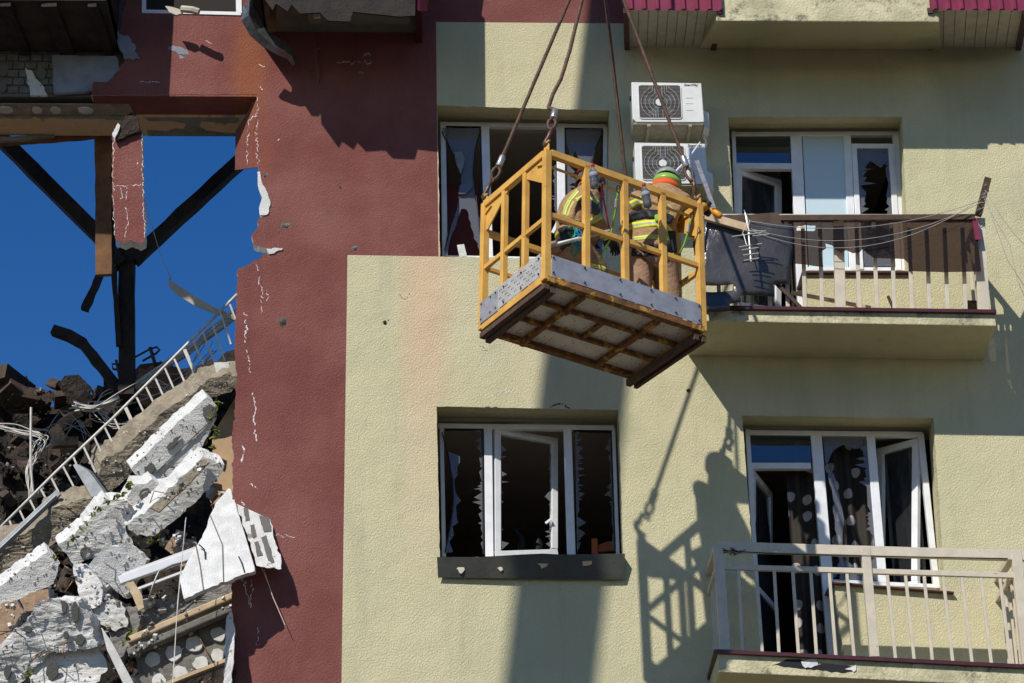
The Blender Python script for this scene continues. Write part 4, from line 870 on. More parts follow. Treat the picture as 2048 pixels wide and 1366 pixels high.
# broken window profile
t_ = thing('broken_window_frame', 'broken white window profile lying below the foam board', 'window frame', W(300, 1140, .3))
MB().beam(W(238, 1162, .22), W(392, 1108, .36), .075, .05, (0, 1, 0)).build('frame_bar', M['pvc'], t_, bevel=.006)
MB().beam(W(244, 1152, .24), W(392, 1098, .38), .04, .03, (0, 1, 0)).build('frame_bar', M['pvc_side'], t_, bevel=.004)
MB().beam(W(270, 1180, .28), W(392, 1134, .36), .02, .02, (0, 1, 0)).build('frame_bar', M['pvc'], t_)
mb = MB(); mb.tube([W(295, 1205, .2), W(306, 1170, .2), W(318, 1142, .22), W(345, 1130, .25), W(380, 1122, .3)], .009, 6); mb.build('seal_strip', M['metal_grey'], t_, smooth=True)
mb = MB(); mb.prism([P3(rag([(252, 1166), (268, 1164), (284, 1190), (288, 1215), (276, 1222), (264, 1190)], 1, 8), .15)], (0, .02, 0)); tag(mb.build('splintered_board', M['timber_pale']), 'curled splintered board end under the broken window profile', 'board')
mb = MB(); mb.prism([P3([(202, 1254), (206, 1258), (224, 1285), (275, 1380), (262, 1400), (214, 1300)], -.02)], (0, .03, 0)); tag(mb.build('white_plank', M['plaster_white'], bevel=.004), 'narrow white plank leaning in front at the bottom left', 'plank')
# lower staircase slab: cornice and underside with glue discs
rock(rag([(238, 1275), (256, 1232), (293, 1204), (330, 1195), (400, 1180), (464, 1160), (500, 1160), (500, 1190), (462, 1197), (400, 1222), (330, 1250), (256, 1284)], 3, 9), .5, (0, .3, .05), [M['concrete_grey']], .025, 4, 'concrete_chunk', 'rough grey concrete mass above the tan cornice', 'rubble', freq=7)
CN = thing('stair_slab', 'fallen slab with tan cornice moulding and round white glue discs on its face', 'slab', W(360, 1366, .5))
for (dy, w, yy, mt) in ((0, 13, .34, 'timber_pale'), (13, 8, .38, 'concrete'), (24, 14, .36, 'silicate')):
    mb = MB(); mb.beam(W(256, 1284+dy, yy), W(500, 1180+dy, yy+.02), w*S, .12, (0, 1, 0)); mb.build('cornice_moulding', M[mt], CN, bevel=.012)
rock(rag([(268, 1312), (330, 1286), (400, 1256), (500, 1212), (500, 1300), (448, 1330), (370, 1360), (300, 1420), (285, 1370)], 1.5, 12), .45, (0, .15, .03), [M['silicate']], .006, 4, 'slab_face', parent=CN)
for cx, cy, r in ((347, 1305, 17), (388, 1288, 17), (437, 1268, 16), (305, 1318, 15), (402, 1327, 16), (435, 1310, 14), (360, 1345, 15), (318, 1360, 13)):
    dab(cx, cy, r, r*.95, .425, CN, 'plaster_white', 'glue_disc', .03)
mb = MB(); mb.beam(W(300, 1382, .40), W(452, 1322, .40), .03, .06, (0, 1, 0)); mb.build('edge_strip', M['timber_pale'], CN)
mb = MB(); mb.prism([P3(rag([(452, 1240, -.02), (463, 1220, -.05), (470, 1260, -.16), (466, 1330, -.27), (458, 1400, -.27), (444, 1400, -.02), (450, 1320, -.02)], 2, 8))], (0, .05, 0), 0, 0); tag(mb.build('torn_insulation', M['foam_dirty']), 'ragged strip of torn insulation at the bottom of the red wall edge', 'insulation')
mb = MB(); mb.prism([P3(rag([(458, 1300), (470, 1270), (470, 1390), (456, 1390)], 2, 8), -.035)], (0, .01, 0), 0, 0); tag(mb.build('torn_membrane', M['black']), 'dark torn membrane flap at the bottom of the red wall edge', 'membrane')
# white foam board leaning out of the opening
FB = thing('foam_board', 'white insulation board with broken edges tilted in front of the red wall', 'insulation board', W(460, 1190, -.3))
def fy(x, y_): return .06 - .52*(y_-976)/200.0
pl = rag([(458, 976), (463, 985), (469, 1002), (487, 1060), (509, 1135), (509, 1142), (448, 1164), (400, 1183), (368, 1198), (359, 1153), (375, 1122), (389, 1097), (404, 1075), (415, 1049), (430, 1008)], 1.8, 9, keep=(3,))
mb = MB(); mb.prism([[W(x, y_, fy(x, y_)) for x, y_ in pl]], V((.005, .085, .004))); mb.build('board', [M['foam']], FB)
pl = rag([(472, 1004), (490, 1003), (501, 1019), (512, 1016), (525, 1013), (540, 1031), (546, 1070), (555, 1095), (561, 1109), (562, 1138), (540, 1136), (513, 1131), (495, 1070)], 2.2, 8)
mb = MB(); mb.prism([[W(x, y_, fy(x, y_)+.03+.0012*(x-480)) for x, y_ in pl]], V((.0, .07, .02))); mb.build('board_side', [M['foam_dirty']], FB)
for pts, w in (([(421, 1032), (445, 1090), (447, 1163)], 2.0), ([(392, 1092), (400, 1130), (407, 1180)], 2.2)):
    mb = MB()
    for i in range(len(pts)-1):
        mb.beam(W(*pts[i], fy(*pts[i])-.004), W(*pts[i+1], fy(*pts[i+1])-.004), w*S, .006, (0, 1, 0))
    mb.build('board_joint', M['mortar'], FB)
for pl in ([(500, 1050), (508, 1048), (513, 1072), (505, 1075)], [(508, 1085), (516, 1082), (526, 1110), (514, 1112)], [(522, 1075), (532, 1070), (541, 1095), (548, 1125), (536, 1120)], [(518, 1030), (538, 1034), (543, 1062), (528, 1064)], [(487, 1015), (496, 1018), (499, 1040), (491, 1042)]):
    mb = MB(); mb.prism([[W(x, y_, fy(x, y_)+.022+.0012*(x-480)) for x, y_ in rag(pl, 1.2, 7)]], (0, .01, 0)); mb.build('mortar_patch', M['mortar'], FB)
mb = MB()
for a, b, c_ in (((398, 1089), (409, 1099), (411, 1118)), ((477, 1113), (482, 1122), (489, 1144))): mb.tube([W(*a, fy(*a)-.05), W(*b, fy(*b)-.03), W(*c_, fy(*c_)-.01)], .006, 5)
mb.build('nail', M['black'], FB)
mb = MB()
for x0, y0, x1, y1 in ((372, 1035, 345, 1366), (371, 1040, 343, 1420), (528, 1140, 570, 1250)): mb.tube([W(x0, y0, -.1), W((x0+x1)/2-3, (y0+y1)/2, -.1), W(x1, y1, -.1)], .0035, 5)
tag(mb.build('hanging_wire', M['cable_white']), 'thin pale wires hanging straight down in front of the rubble', 'wire')

# crumbs and dust lying on the broken slabs, bent rods sticking out of them
bpy.context.view_layer.update(); dgr = bpy.context.evaluated_depsgraph_get()
GOOD = ('insulated_panel', 'broken_slab', 'concrete_beam', 'rubble_piece', 'plaster_lump', 'concrete_chunk', 'rubble_mass', 'hollow_block', 'brick_chunk', 'slab_face', 'cornice', 'plaster_layer')
crumbs = [MB() for _ in range(4)]; tried = 0; rods = 0
TETS = []
for k in range(8):
    me = hull(200+k, 1, 1, 1, 10, .5); TETS.append(([v.co.copy() for v in me.vertices], [tuple(p.vertices) for p in me.polygons])); bpy.data.meshes.remove(me)
for _ in range(5200):
    x = rnd.uniform(-20, 468); y_ = rnd.uniform(760, 1372)
    if noise.noise(V((x*.018, y_*.018, 9))) + rnd.uniform(-.25, .25) < (.05 if y_ > 1060-x*.62 else .12): continue
    d = (FWD + RT*((x-1024)/F) - UP*((y_-683)/F)).normalized(); h = SC.ray_cast(dgr, CAM, d)
    if not h[0] or not h[4].name.startswith(GOOD): continue
    dark = h[4].name.startswith(('rubble_mass', 'brick_chunk')); q = rnd.random(); pan = h[4].name.startswith(('insulated', 'broken_slab', 'slab_face', 'concrete_beam'))
    if pan and rnd.random() < .62: continue
    sz = rnd.choice((.008, .010, .014, .018) if pan else (.012, .016, .024, .036))*rnd.uniform(.6, 1.3); vsx, fsx = rnd.choice(TETS); m3 = Matrix.Rotation(rnd.uniform(0, 6), 3, 'X') @ Matrix.Rotation(rnd.uniform(0, 6), 3, 'Z')
    crumbs[3 if dark and q < .75 else (0 if q < .5 else 1 if q < .8 else 2)].add([h[1]+h[2]*sz*.2+(m3 @ v)*sz for v in vsx], fsx)
for mb_, mt in zip(crumbs, ('foam', 'concrete', 'concrete_grey', 'soot_shade')):
    if mb_.f: mb_.build('crumbs', M[mt], PILE)['kind'] = 'stuff'
for _ in range(26):
    x = rnd.uniform(20, 455); y_ = rnd.uniform(1000 - x*.4, 1350); d = (FWD + RT*((x-1024)/F) - UP*((y_-683)/F)).normalized(); h = SC.ray_cast(dgr, CAM, d)
    if not h[0] or not h[4].name.startswith(GOOD): continue
    a = h[1]; o1 = V((rnd.uniform(-.12, .12), -rnd.uniform(.01, .10), rnd.uniform(-.10, .10))); o2 = o1*1.5+V((rnd.uniform(-.1, .1), -.02, rnd.uniform(-.16, .02)))
    MB().tube([a-o1*.2, a+o1*.5, a+o1, a+o2], .0045, 5).build('bent_rod', M[rnd.choice(('rust_dark', 'rust', 'wire_grey'))], PILE, smooth=True)

# ------------------------------------------------------------------ torn things on the facade
st = [(494, 2, 22, -.55), (492, 30, 30, -.5), (508, 62, 26, -.42), (535, 85, 26, -.36), (562, 100, 24, -.3), (580, 112, 16, -.2), (588, 128, 9, -.12)]
vs_ = []; fs = []
for x, y_, w, d in st: vs_ += [W(x-w*.3, y_+w*.35, d), W(x+w*.2, y_, d-.06), W(x+w*.65, y_-w*.45, d)]
for i in range(len(st)-1):
    for j in range(2): fs.append((3*i+j, 3*i+j+1, 3*i+j+4, 3*i+j+3))
o = mk('torn_metal_sheet', vs_, fs, M['metal_sheet']); sd = o.modifiers.new('s', 'SOLIDIFY'); sd.thickness = .004
tag(o, 'twisted torn metal sheet hanging beside the ruined balcony over the red wall', 'metal sheet')
mb = MB(); mb.tube([W(548, 105, -.2), W(566, 160, -.15), W(590, 230, -.1)], .006, 5); 
o = MB().prism([P3(rag([(627, 78), (632, 78), (634, 110), (640, 150), (634, 180), (630, 130)], 1, 9), -.05)], (0, .01, 0)).build('render_strip', M['red']); tag(o, 'thin loose strip of red render hanging under the ruined balcony', 'strip')
mb = MB(); mb.prism([P3(rag([(330, 12), (345, 14), (362, 20), (366, 26), (352, 30), (338, 24)], 1, 8), -.25)], (0, .03, 0)); mb.tube([W(364, 18, -.26), W(386, 20, -.30), W(398, 24, -.3)], .035, 8); tag(mb.build('curled_paper', M['siding']), 'curled scrap of pale sheet on the top window ledge of the red wall', 'scrap')

# ------------------------------------------------------------------ air conditioners
def ac(px, py, label):
    y0, y1 = -.42, -.14
    a = W(px, py, y0); t = thing('air_conditioner', label, 'air conditioner', (a.x, -.28, a.z-.44), 'outdoor units on the yellow wall')
    w, h = .645, .42; X = lambda u: a.x+u; Z = lambda v: a.z-v
    body = MB(); pl = [(0, 0), (w, .01), (w+.01, h-.0), (w-.03, h+.005), (.03, h+.005), (0, h-.03)]
    body.prism([[V((X(u), y0, Z(v))) for u, v in pl]], (0, y1-y0, 0)); body.build('casing', M['ac_white'], t, bevel=.014)
    mb = MB(); mb.box((X(.005), y0+.012, Z(h+.006)), (X(w), y1, Z(h+.022))); mb.build('base_pan', M['ac_base'], t)
    for u in (.13, .51): MB().box((X(u), y0-.0, Z(h+.052)), (X(u+.032), -.001, Z(h+.023))).build('bracket', M['ac_base'], t, bevel=.003)
    gx0, gx1, gz0, gz1 = .055, .455, .03, h-.025; r = .03
    def rr(x0, x1, v0, v1, r):
        return [V((X(cx+r*cos(q)), 0, Z(cv+r*sin(q)))) for cx, cv, s0 in ((x1-r, v0+r, -90), (x1-r, v1-r, 0), (x0+r, v1-r, 90), (x0+r, v0+r, 180)) for q in [radians(s0+30*k) for k in range(4)]]
    fr = [rr(gx0, gx1, gz0, gz1, r), rr(gx0+.008, gx1-.008, gz0+.008, gz1-.008, r-.006)]
    MB().prism([[p+V((0, y0-.008, 0)) for p in l] for l in fr], (0, .007, 0)).build('grille_frame', M['ac_white'], t)
    gb = MB(); gb.prism([[p+V((0, y0-.002, 0)) for p in fr[1]]], (0, .0015, 0)); gb.build('grille_back', M['ac_grille'], t)
    cx, cv, R = (gx0+gx1)/2+.0, (gz0+gz1)/2+.01, .175
    disc = [V((X(cx+R*cos(2*pi*i/28)), y0-.0035, Z(cv+R*.98*sin(2*pi*i/28)))) for i in range(28)]
    fan = MB().prism([disc], (0, .001, 0)).build('fan_opening', M['ac_fan'], t)
    for k in range(5):
        b0 = 2*pi*k/5+.4; pts = [V((X(cx+q*cos(b0+s_)), y0-.005, Z(cv+q*sin(b0+s_)))) for q, s_ in ((.03, 0), (.16, .15), (.16, .75), (.03, .8))]
        MB().prism([pts], (0, .001, 0)).build('fan_blade', M['metal_sheet'], fan)
    sl_ = MB(); nS = 24
    for i in range(nS): 
        v = gz0+.018+(gz1-gz0-.03)*i/(nS-1); sl_.box((X(gx0+.01), y0-.0095, Z(v)), (X(gx1-.01), y0-.006, Z(v)+.0035))
    sl_.build('grille_slats', M['slat'], t)['kind'] = 'stuff'
    gw = MB()
    for k in range(-4, 5):
        if k == 0: xs = 0
        pts = []; q = abs(k)/4.6*R*.98
        for i in range(25):
            v = gz0+.01+(gz1-gz0-.02)*i/24; dv = v-cv
            bul = sqrt(max(0, (R*(.16+.84*abs(k)/4))**2-dv*dv)) if abs(dv) < R*(.16+.84*abs(k)/4) else 0
            x = cx+(1 if k > 0 else -1)*max(abs(k)*.022, bul) if k else cx
            pts.append(V((X(x), y0-.011, Z(v))))
        if k: gw.tube(pts, .0013, 4)
    gw.build('grille_wires', M['grille_wire'], t)
    hub = [V((X(cx-.005+.036*cos(2*pi*i/20)), y0-.016, Z(cv+.038*sin(2*pi*i/20)))) for i in range(20)]
    MB().prism([hub], (0, .006, 0)).build('hub', M['ac_white'], t, bevel=.002)
    for v in (.17, .23, .30): MB().box((X(.49), y0-.003, Z(v)), (X(.56), y0-.0005, Z(v)+.006)).build('louvre', M['pvc_side'], t)
    mb = MB(); mb.prism([[V((X(w+.012), q, Z(v))) for q, v in ((y0+.06, .25), (y1, .25), (y1, .43), (y0+.06, .43))]], (.055, .03, -.02)); mb.build('valve_cover', M['ac_white'], t, bevel=.006)
    mb = MB(); mb.box((X(-.012), y0+.1, Z(.12)), (X(-.001), y0+.14, Z(.09))); mb.build('carry_handle', M['black'], t)
    tcu = bpy.data.curves.new('txt', 'FONT'); tcu.body = 'SmartWay'; tcu.size = .036; tcu.shear = .35; tcu.offset = .0007; to = bpy.data.objects.new('txt', tcu); COL.objects.link(to)
    bpy.context.view_layer.update(); me = bpy.data.meshes.new_from_object(to.evaluated_get(bpy.context.evaluated_depsgraph_get())); COL.objects.unlink(to); bpy.data.objects.remove(to)
    sx = .135/max(.01, max(v.co.x for v in me.vertices))
    vv = [V((X(.482)+v.co.x*sx, y0-.0018, Z(.042)+v.co.y)) for v in me.vertices]; mk('lettering', vv, [list(p.vertices) for p in me.polygons], M['print_black'], t)
    mb = MB(); mb.tube([V((X(w+.03), -.2, Z(.43))), V((X(w+.05), -.15, Z(.5))), V((X(w+.02), -.08, Z(.56))), V((X(w+.04), -.003, Z(.5)))], .012, 6); mb.build('hose', M['ac_white'], t, smooth=True)
    return t
ac(1263, 164, 'upper of two white outdoor air conditioner units left of the balcony window')
ac(1269, 285, 'lower white outdoor air conditioner unit partly behind the firefighter')

# ------------------------------------------------------------------ upper balcony clutter
ys = -BD-.03
SCN = thing('balcony_screen', 'torn dark plastic screen with plank along the top of the upper balcony railing', 'screen', W(1690, 600, ys))
top = [(1562, 440), (1700, 442), (1830, 441), (1952, 437)]
c4 = lambda l: [(x/3.066+1380, y_/3.066+330) for x, y_ in l]
bot = c4([(1785, 652), (1560, 656), (1345, 650), (1338, 600), (1310, 575), (1220, 572), (1130, 570), (1085, 540), (1060, 512), (1040, 535), (1000, 540), (960, 522), (925, 535), (890, 515), (872, 492), (830, 480), (836, 510), (802, 532), (818, 625), (760, 618), (700, 608), (640, 604), (590, 598)])
hole = c4([(655, 378), (700, 368), (770, 372), (768, 400), (720, 405), (655, 404)])
MB().prism([P3(top + bot + [(1572, 500)], ys), P3(rag(hole, .8, 6), ys)], (0, .004, 0)).build('plastic_sheet', M['smoked'], SCN)
for px0, py0, px1, py1, w, nm in ((1560, 436, 1950, 434, 12, 'plank'),): 
    MB().beam(W(px0, py0, ys-.012), W(px1, py1, ys-.012), w*S, .018, (0, 1, 0)).build('top_plank', M['timber_dark'], SCN, bevel=.002)
MB().prism([P3(rag([(1442, 431), (1558, 425), (1562, 448), (1528, 458), (1480, 452), (1445, 442)], 1, 12), ys-.02)], (0, .015, 0)).build('top_plank', M['timber_dark'], SCN)
# left sheet: large, buckled, glossy
gx, gy = 16, 14; vs_ = []; fs = []
for j in range(gy+1):
    for i in range(gx+1):
        u, v = i/gx, j/gy; x = 1402+u*182; yt = 438+u*10; yb = 622 - 8*u + 3*sin(u*9); y_ = yt+(yb-yt)*v
        d = ys-.015 - .05*sin(u*2.6+v*1.4) - .012*sin(u*7+v*5) - .05*v*(1-u)
        vs_.append(W(x + 3*sin(v*7), y_, d))
for j in range(gy):
    for i in range(gx):
        u, v = i/gx, j/gy
        if v > .84 and u > .42: continue
        if v > .66 and u > .76: continue
        if .66 < v < .74 and u < .32: continue
        if v > .92 and .25 < u < .45: continue
        fs.append((j*(gx+1)+i, (j+1)*(gx+1)+i, (j+1)*(gx+1)+i+1, j*(gx+1)+i+1))
o = mk('plastic_sheet', vs_, fs, M['dark_sheet'], SCN, smooth=True); sd = o.modifiers.new('s', 'SOLIDIFY'); sd.thickness = .004
MB().beam(W(1949, 438, ys), W(1956, 480, ys), .05, .02, (0, 1, 0)).build('edge_clip', M['maroon_metal'], SCN)
o = MB().beam(W(1408, 432, ys-.09), W(1496, 457, ys-.12), .075, .04, (0, 1, 0)).build('pale_plank', M['timber_pale'], bevel=.004); tag(o, 'pale fresh timber plank sloping from the basket corner over the dark screen', 'plank')
o = MB().beam(W(1956, 432, ys+.02), W(1976, 356, ys-.05), .06, .045, (0, 1, 0)).build('leaning_post', M['timber_dark'], bevel=.004); tag(o, 'dark wooden post leaning up from the right end of the balcony railing', 'post')
def wire(pts, y, r=.003): 
    return MB().tube([W(*p, y) for p in pts], r, 5)
def sagw(a, b, sag, n=14): return [(a[0]+(b[0]-a[0])*t, a[1]+(b[1]-a[1])*t+sag*4*t*(1-t)) for t in [i/n for i in range(n+1)]]
for lab, a, b, s_ in (('topmost sagging grey wire across the dark balcony screen', (1500, 442), (1958, 402), 32), ('middle sagging grey wire across the dark balcony screen', (1502, 458), (1960, 406), 46), ('lowest sagging grey wire across the dark balcony screen', (1504, 462), (1962, 398), 62)):
    o = wire(sagw(a, b, s_), ys-.07).build('sagging_wire', M['wire_grey'], smooth=True); tag(o, lab, 'wire')
for lab, pts in (('loose wire trailing steeply down from the leaning post to the wall edge', [(1968, 385), (1990, 450), (2015, 520), (2060, 590)]), ('loose wire trailing from the leaning post towards the right edge', [(1970, 380), (2000, 430), (2030, 470), (2080, 520)]), ('faint lower wire hanging right of the leaning post', [(1966, 392), (1985, 430), (2020, 490), (2035, 560), (2060, 620)])):
    o = wire(pts, ys-.05, .0028).build('loose_wire', M['wire_grey'], smooth=True); tag(o, lab, 'wire')
mb = MB(); pw = []
for k in range(90):
    t = k/89; x = 1960+14*t; y_ = 425-60*t-4*sin(t*9); q = t*7*2*pi; pw.append(W(x+7.5*cos(q)*(.9+.2*sin(3*t*7)), y_+3*sin(q*.5), ys-.018+.042*sin(q)))
mb.tube(pw, .0032, 4)
tag(mb.build('wire_wrap', M['wire_grey']), 'grey wire wrapped round the dark leaning post', 'wire')
# antenna
ya = ys-.22
AN = thing('tv_antenna', 'broken silver television antenna hanging in front of the dark screen', 'antenna', W(1500, 525, ya))
MB().tube([W(1497, 465, ya), W(1502, 523, ya)], .008, 6).build('boom', M['antenna'], AN)
MB().tube([W(1490, 425, ya+.02), W(1494, 445, ya), W(1500, 470, ya)], .006, 6).build('mast', M['antenna'], AN)
for x0, y0, x1, y1 in ((1464, 473, 1524, 465), (1505, 472, 1538, 468), (1478, 494, 1524, 487), (1483, 500, 1517, 495), (1486, 510, 1518, 506), (1488, 521, 1518, 516), (1487, 468, 1493, 490), (1494, 462, 1532, 462)):
    MB().tube([W(x0, y0, ya-.01), W(x1, y1, ya-.01)], .0045, 6).build('element', M['antenna'], AN)
MB().beam(W(1505, 476, ya), W(1507, 490, ya), .05, .04, (0, 1, 0)).build('junction_box', M['black'], AN)
mb = MB(); mb.tube([W(1488, 420, ya), W(1496, 438, ya), W(1490, 452, ya), W(1484, 470, ya)], .0025, 5); mb.tube([W(1499, 440, ya), W(1496, 455, ya), W(1503, 468, ya), W(1510, 472, ya)], .0025, 5); mb.build('lead', M['antenna'], AN)
# loose laths behind the railing
for lab, a, b, y_, w, mt in (('long pale lath lying behind the upper balcony bars', (1582, 585), (1762, 620), -.5, 7, 'timber_pale'), ('dark lath leaning down from the torn screen to the balcony floor', (1548, 562), (1606, 620), ys+.02, 7, 'timber_dark'), ('short dark lath leaning behind the balcony bars', (1776, 592), (1788, 620), -.6, 5, 'timber_dark')):
    o = MB().beam(W(*a, y_), W(*b, y_), w*S, .02, (0, 1, 0)).build('lath', M[mt]); tag(o, lab, 'lath')
o = MB().box(W(1934, 600, -.5), W(1958, 622, -.35)).build('brown_box', M['timber_dark'], bevel=.006); tag(o, 'small brown box at the right end of the upper balcony floor', 'box')
# furniture and curtains inside
def curtain(x0, x1, y0, y1, y, name, label, mt, amp=.02, nf=9):
    n = 90; vs_ = []; fs = []; a = W(x0, y0, y); b = W(x1, y0, y); zb = W(x0, y1, y).z
    for j in range(2):
        for i in range(n+1):
            u = i/n; vs_.append((a.x+(b.x-a.x)*u, y+amp*sin(u*nf*2*pi), a.z if j == 0 else zb))
    for i in range(n): fs.append((i, n+1+i, n+2+i, i+1))
    o = mk(name, vs_, fs, M[mt], smooth=True); tag(o, label, 'curtain'); return o
mm = bpy.data.materials.new('dotted_curtain'); mm.use_nodes = True; n = NT(mm); n.b.inputs['Roughness'].default_value = .9
vo = n.t.nodes.new('ShaderNodeTexVoronoi'); vo.voronoi_dimensions = '2D'; vo.inputs['Scale'].default_value = 4.0; vo.inputs['Randomness'].default_value = .55; cx_ = n.t.nodes.new('ShaderNodeCombineXYZ'); n.t.links.new(n.math('MULTIPLY', n.xyz.outputs[0], 1.25), cx_.inputs[0]); n.t.links.new(n.xyz.outputs[2], cx_.inputs[1]); n.t.links.new(cx_.outputs[0], vo.inputs['Vector'])
n.t.links.new(n.mix(n.ss(vo.outputs['Distance'], .20, .18), (.030, .023, .018), (.42, .39, .36)), n.b.inputs['Base Color']); M['dotted'] = mm
curtain(1568, 1750, 890, 1330, .50, 'curtain', 'dark brown curtain with large pale dots behind the lower balcony door', 'dotted', .025, 7)
curtain(1560, 1592, 330, 620, .8, 'curtain', 'dark patterned curtain beside the open upper balcony door', 'room_dark', .02, 3)
o = MB().box(W(880, 398, 1.0), W(958, 540, .7)).build('cabinet', M['furniture_red'], bevel=.01); tag(o, 'red brown wardrobe inside the upper left window', 'wardrobe')
CHR = thing('wooden_chair', 'orange wooden chair back standing inside the lower left window', 'chair', W(1210, 1130, .6))
MB().beam(W(1189, 1078, .6), W(1190, 1135, .6), .055, .04, (0, 1, 0)).build('chair_post', M['chair_orange'], CHR, bevel=.004)
MB().prism([P3([(1194, 1090), (1215, 1083), (1240, 1079), (1242, 1100), (1194, 1104)], .62)], (0, .025, 0)).build('back_rail', M['chair_orange'], CHR, bevel=.004)
# bottle-like silhouettes on the table in the lower window
o = MB().tube([W(1076, 1112, .9), W(1076, 1090, .9), W(1077, 1078, .9), W(1077, 1066, .9)], [.06, .055, .02, .015], 10).build('dark_bottle', M['black'], smooth=True); tag(o, 'dark decanter standing inside the lower left window', 'bottle')
o = MB().tube([W(1045, 1112, .9), W(1045, 1078, .9), W(1030, 1062, .9), W(1045, 1054, .9)], [.05, .035, .03, .02], 10).build('dark_vase', M['black'], smooth=True); tag(o, 'dark vase standing left of the decanter in the lower window', 'vase')

# ------------------------------------------------------------------ the crane basket
BO = V((.5695, -2.2, 9.6758)); a_, b_, c_ = .0545, -.0406, .5302; BL, BWd, BH = 1.468, .935, 1.147
Ra = Matrix(((cos(a_), 0, sin(a_)), (0, 1, 0), (-sin(a_), 0, cos(a_)))); Rb = Matrix(((1, 0, 0), (0, cos(b_), -sin(b_)), (0, sin(b_), cos(b_)))); Rc = Matrix(((cos(c_), -sin(c_), 0), (sin(c_), cos(c_), 0), (0, 0, 1)))
BM = Rc @ Rb @ Ra
def Q(i, j, k): return BO + BM @ V((i*BL/2, j*BWd/2, k*BH))
bx, by, bz = BM @ V((1, 0, 0)), BM @ V((0, 1, 0)), BM @ V((0, 0, 1))
BK = thing('crane_basket', 'yellow steel work basket hanging from four wire ropes with two firefighters in it', 'basket', BO)
def bb(name, p, q, w, h, up, mt='cage_yellow', bev=.003): return MB().beam(p, q, w, h, up).build(name, M[mt], BK, bevel=bev)
sec = .055
for i, j in ((-1, -1), (-1, 1), (1, -1), (1, 1)): bb('corner_post', Q(i, j, -.03), Q(i, j, 1.0), .056, .056, bx)
for t in (-.5, 0, .5): bb('post', Q(t, -1, .02), Q(t, -1, .985), .05, .05, bx)
for t in (-.34, .34):
    for i in (-1, 1): bb('post', Q(i, t, .02), Q(i, t, .985), .045, .045, by)
for t in (-.5, 0, .5): bb('post', Q(t, 1, .02), Q(t, 1, .74), .04, .04, bx)
bb('top_rail', Q(-1, -1, .985)+bx*.032, Q(1, -1, .985)-bx*.032, .05, .06, bz)
bb('inner_rail', Q(-.96, -.93, .90), Q(.96, -.93, .90), .016, .02, bz)
bb('back_rail', Q(-1, 1, .76)+bx*.032, Q(1, 1, .76)-bx*.032, .045, .05, bz)
bb('back_rail', Q(-1, 1, .47)+bx*.032, Q(1, 1, .47)-bx*.032, .03, .035, bz)
for k in range(4): bb('mid_rail', Q(-1+.5*k, -1, .49)+bx*.027, Q(-.5+.5*k, -1, .49)-bx*.027, .035, .042, bz)
for i in (-1, 1):
    bb('top_rail', Q(i, -1, .985)+by*.032, Q(i, 1, .985)-by*.032, .05, .06, bz)
    for (t0, t1) in ((-1, -.34), (-.34, .34), (.34, 1)): bb('mid_rail', Q(i, t0, .46)+by*.026, Q(i, t1, .46)-by*.026, .032, .04, bz)
    for j in (-1, 1):
        e = by*(-j); p = Q(i, j, 1.0)+e*.03
        pl = [p+bz*.0-e*.06, p+bz*.09-e*.06, p+bz*.09-e*.01, p+bz*.0+e*.02, p+e*.32-bz*.03, p+e*.32-bz*.07, p-bz*.27+e*.03, p-bz*.27-e*.03]
        MB().prism([[q-bx*.006 for q in pl]], bx*.012).build('lug_plate', M['cage_yellow'], BK, bevel=.002)
        bb('weld_stop', Q(i, j, .90)+bx*.012*i+e*.03, Q(i, j, .90)+bx*.012*i+e*.12+bz*.03, .02, .012, bz)
# toe boards
MB().prism([[Q(-.955, -1, .005)-by*.034, Q(.955, -1, .005)-by*.034, Q(.955, -1, .165)-by*.034, Q(-.955, -1, .165)-by*.034]], by*.004).build('toe_board', M['alu'], BK)
MB().prism([[Q(-1, -.93, .01)-bx*.034, Q(-1, .42, .01)-bx*.034, Q(-1, .42, .185)-bx*.034, Q(-1, -.93, .185)-bx*.034]], bx*.004).build('toe_board', M['alu_light'], BK)
MB().prism([[Q(-1, .40, .0)-bx*.038, Q(-1, .96, .0)-bx*.038, Q(-1, .96, .17)-bx*.038, Q(-1, .40, .17)-bx*.038]], bx*.003).build('toe_board', M['alu'], BK)
MB().prism([[Q(1, -.93, .01)+bx*.03, Q(1, .93, .01)+bx*.03, Q(1, .93, .165)+bx*.03, Q(1, -.93, .165)+bx*.03]], bx*.004).build('toe_board', M['alu'], BK)
rv = MB()
for t in (-.94, -.55, -.1, .3, .62, .93):
    for k in (.03, .145): rv.tube([Q(t, -1, k)-by*.034, Q(t, -1, k)-by*.043], .009, 7)
for t in (-.9, -.35, .2, .45, .62, .92):
    for k in (.03, .15): rv.tube([Q(-1, t, k)-bx*.034, Q(-1, t, k)-bx*.045], .008, 7)
rv.build('rivet', M['rust_dark'], BK)['kind'] = 'stuff'
tr = MB()
for r in range(4):
    for k in range(26): 
        t = -.86+1.2*k/25; c0 = Q(-1, t, .05+.032*r)-bx*.0345
        if (k//2+r) % 2: tr.beam(c0-by*.006, c0+by*.006, .004, .006, bz)
tr.build('tread_pattern', M['rust_dark'], BK)['kind'] = 'stuff'
tp_ = MB()
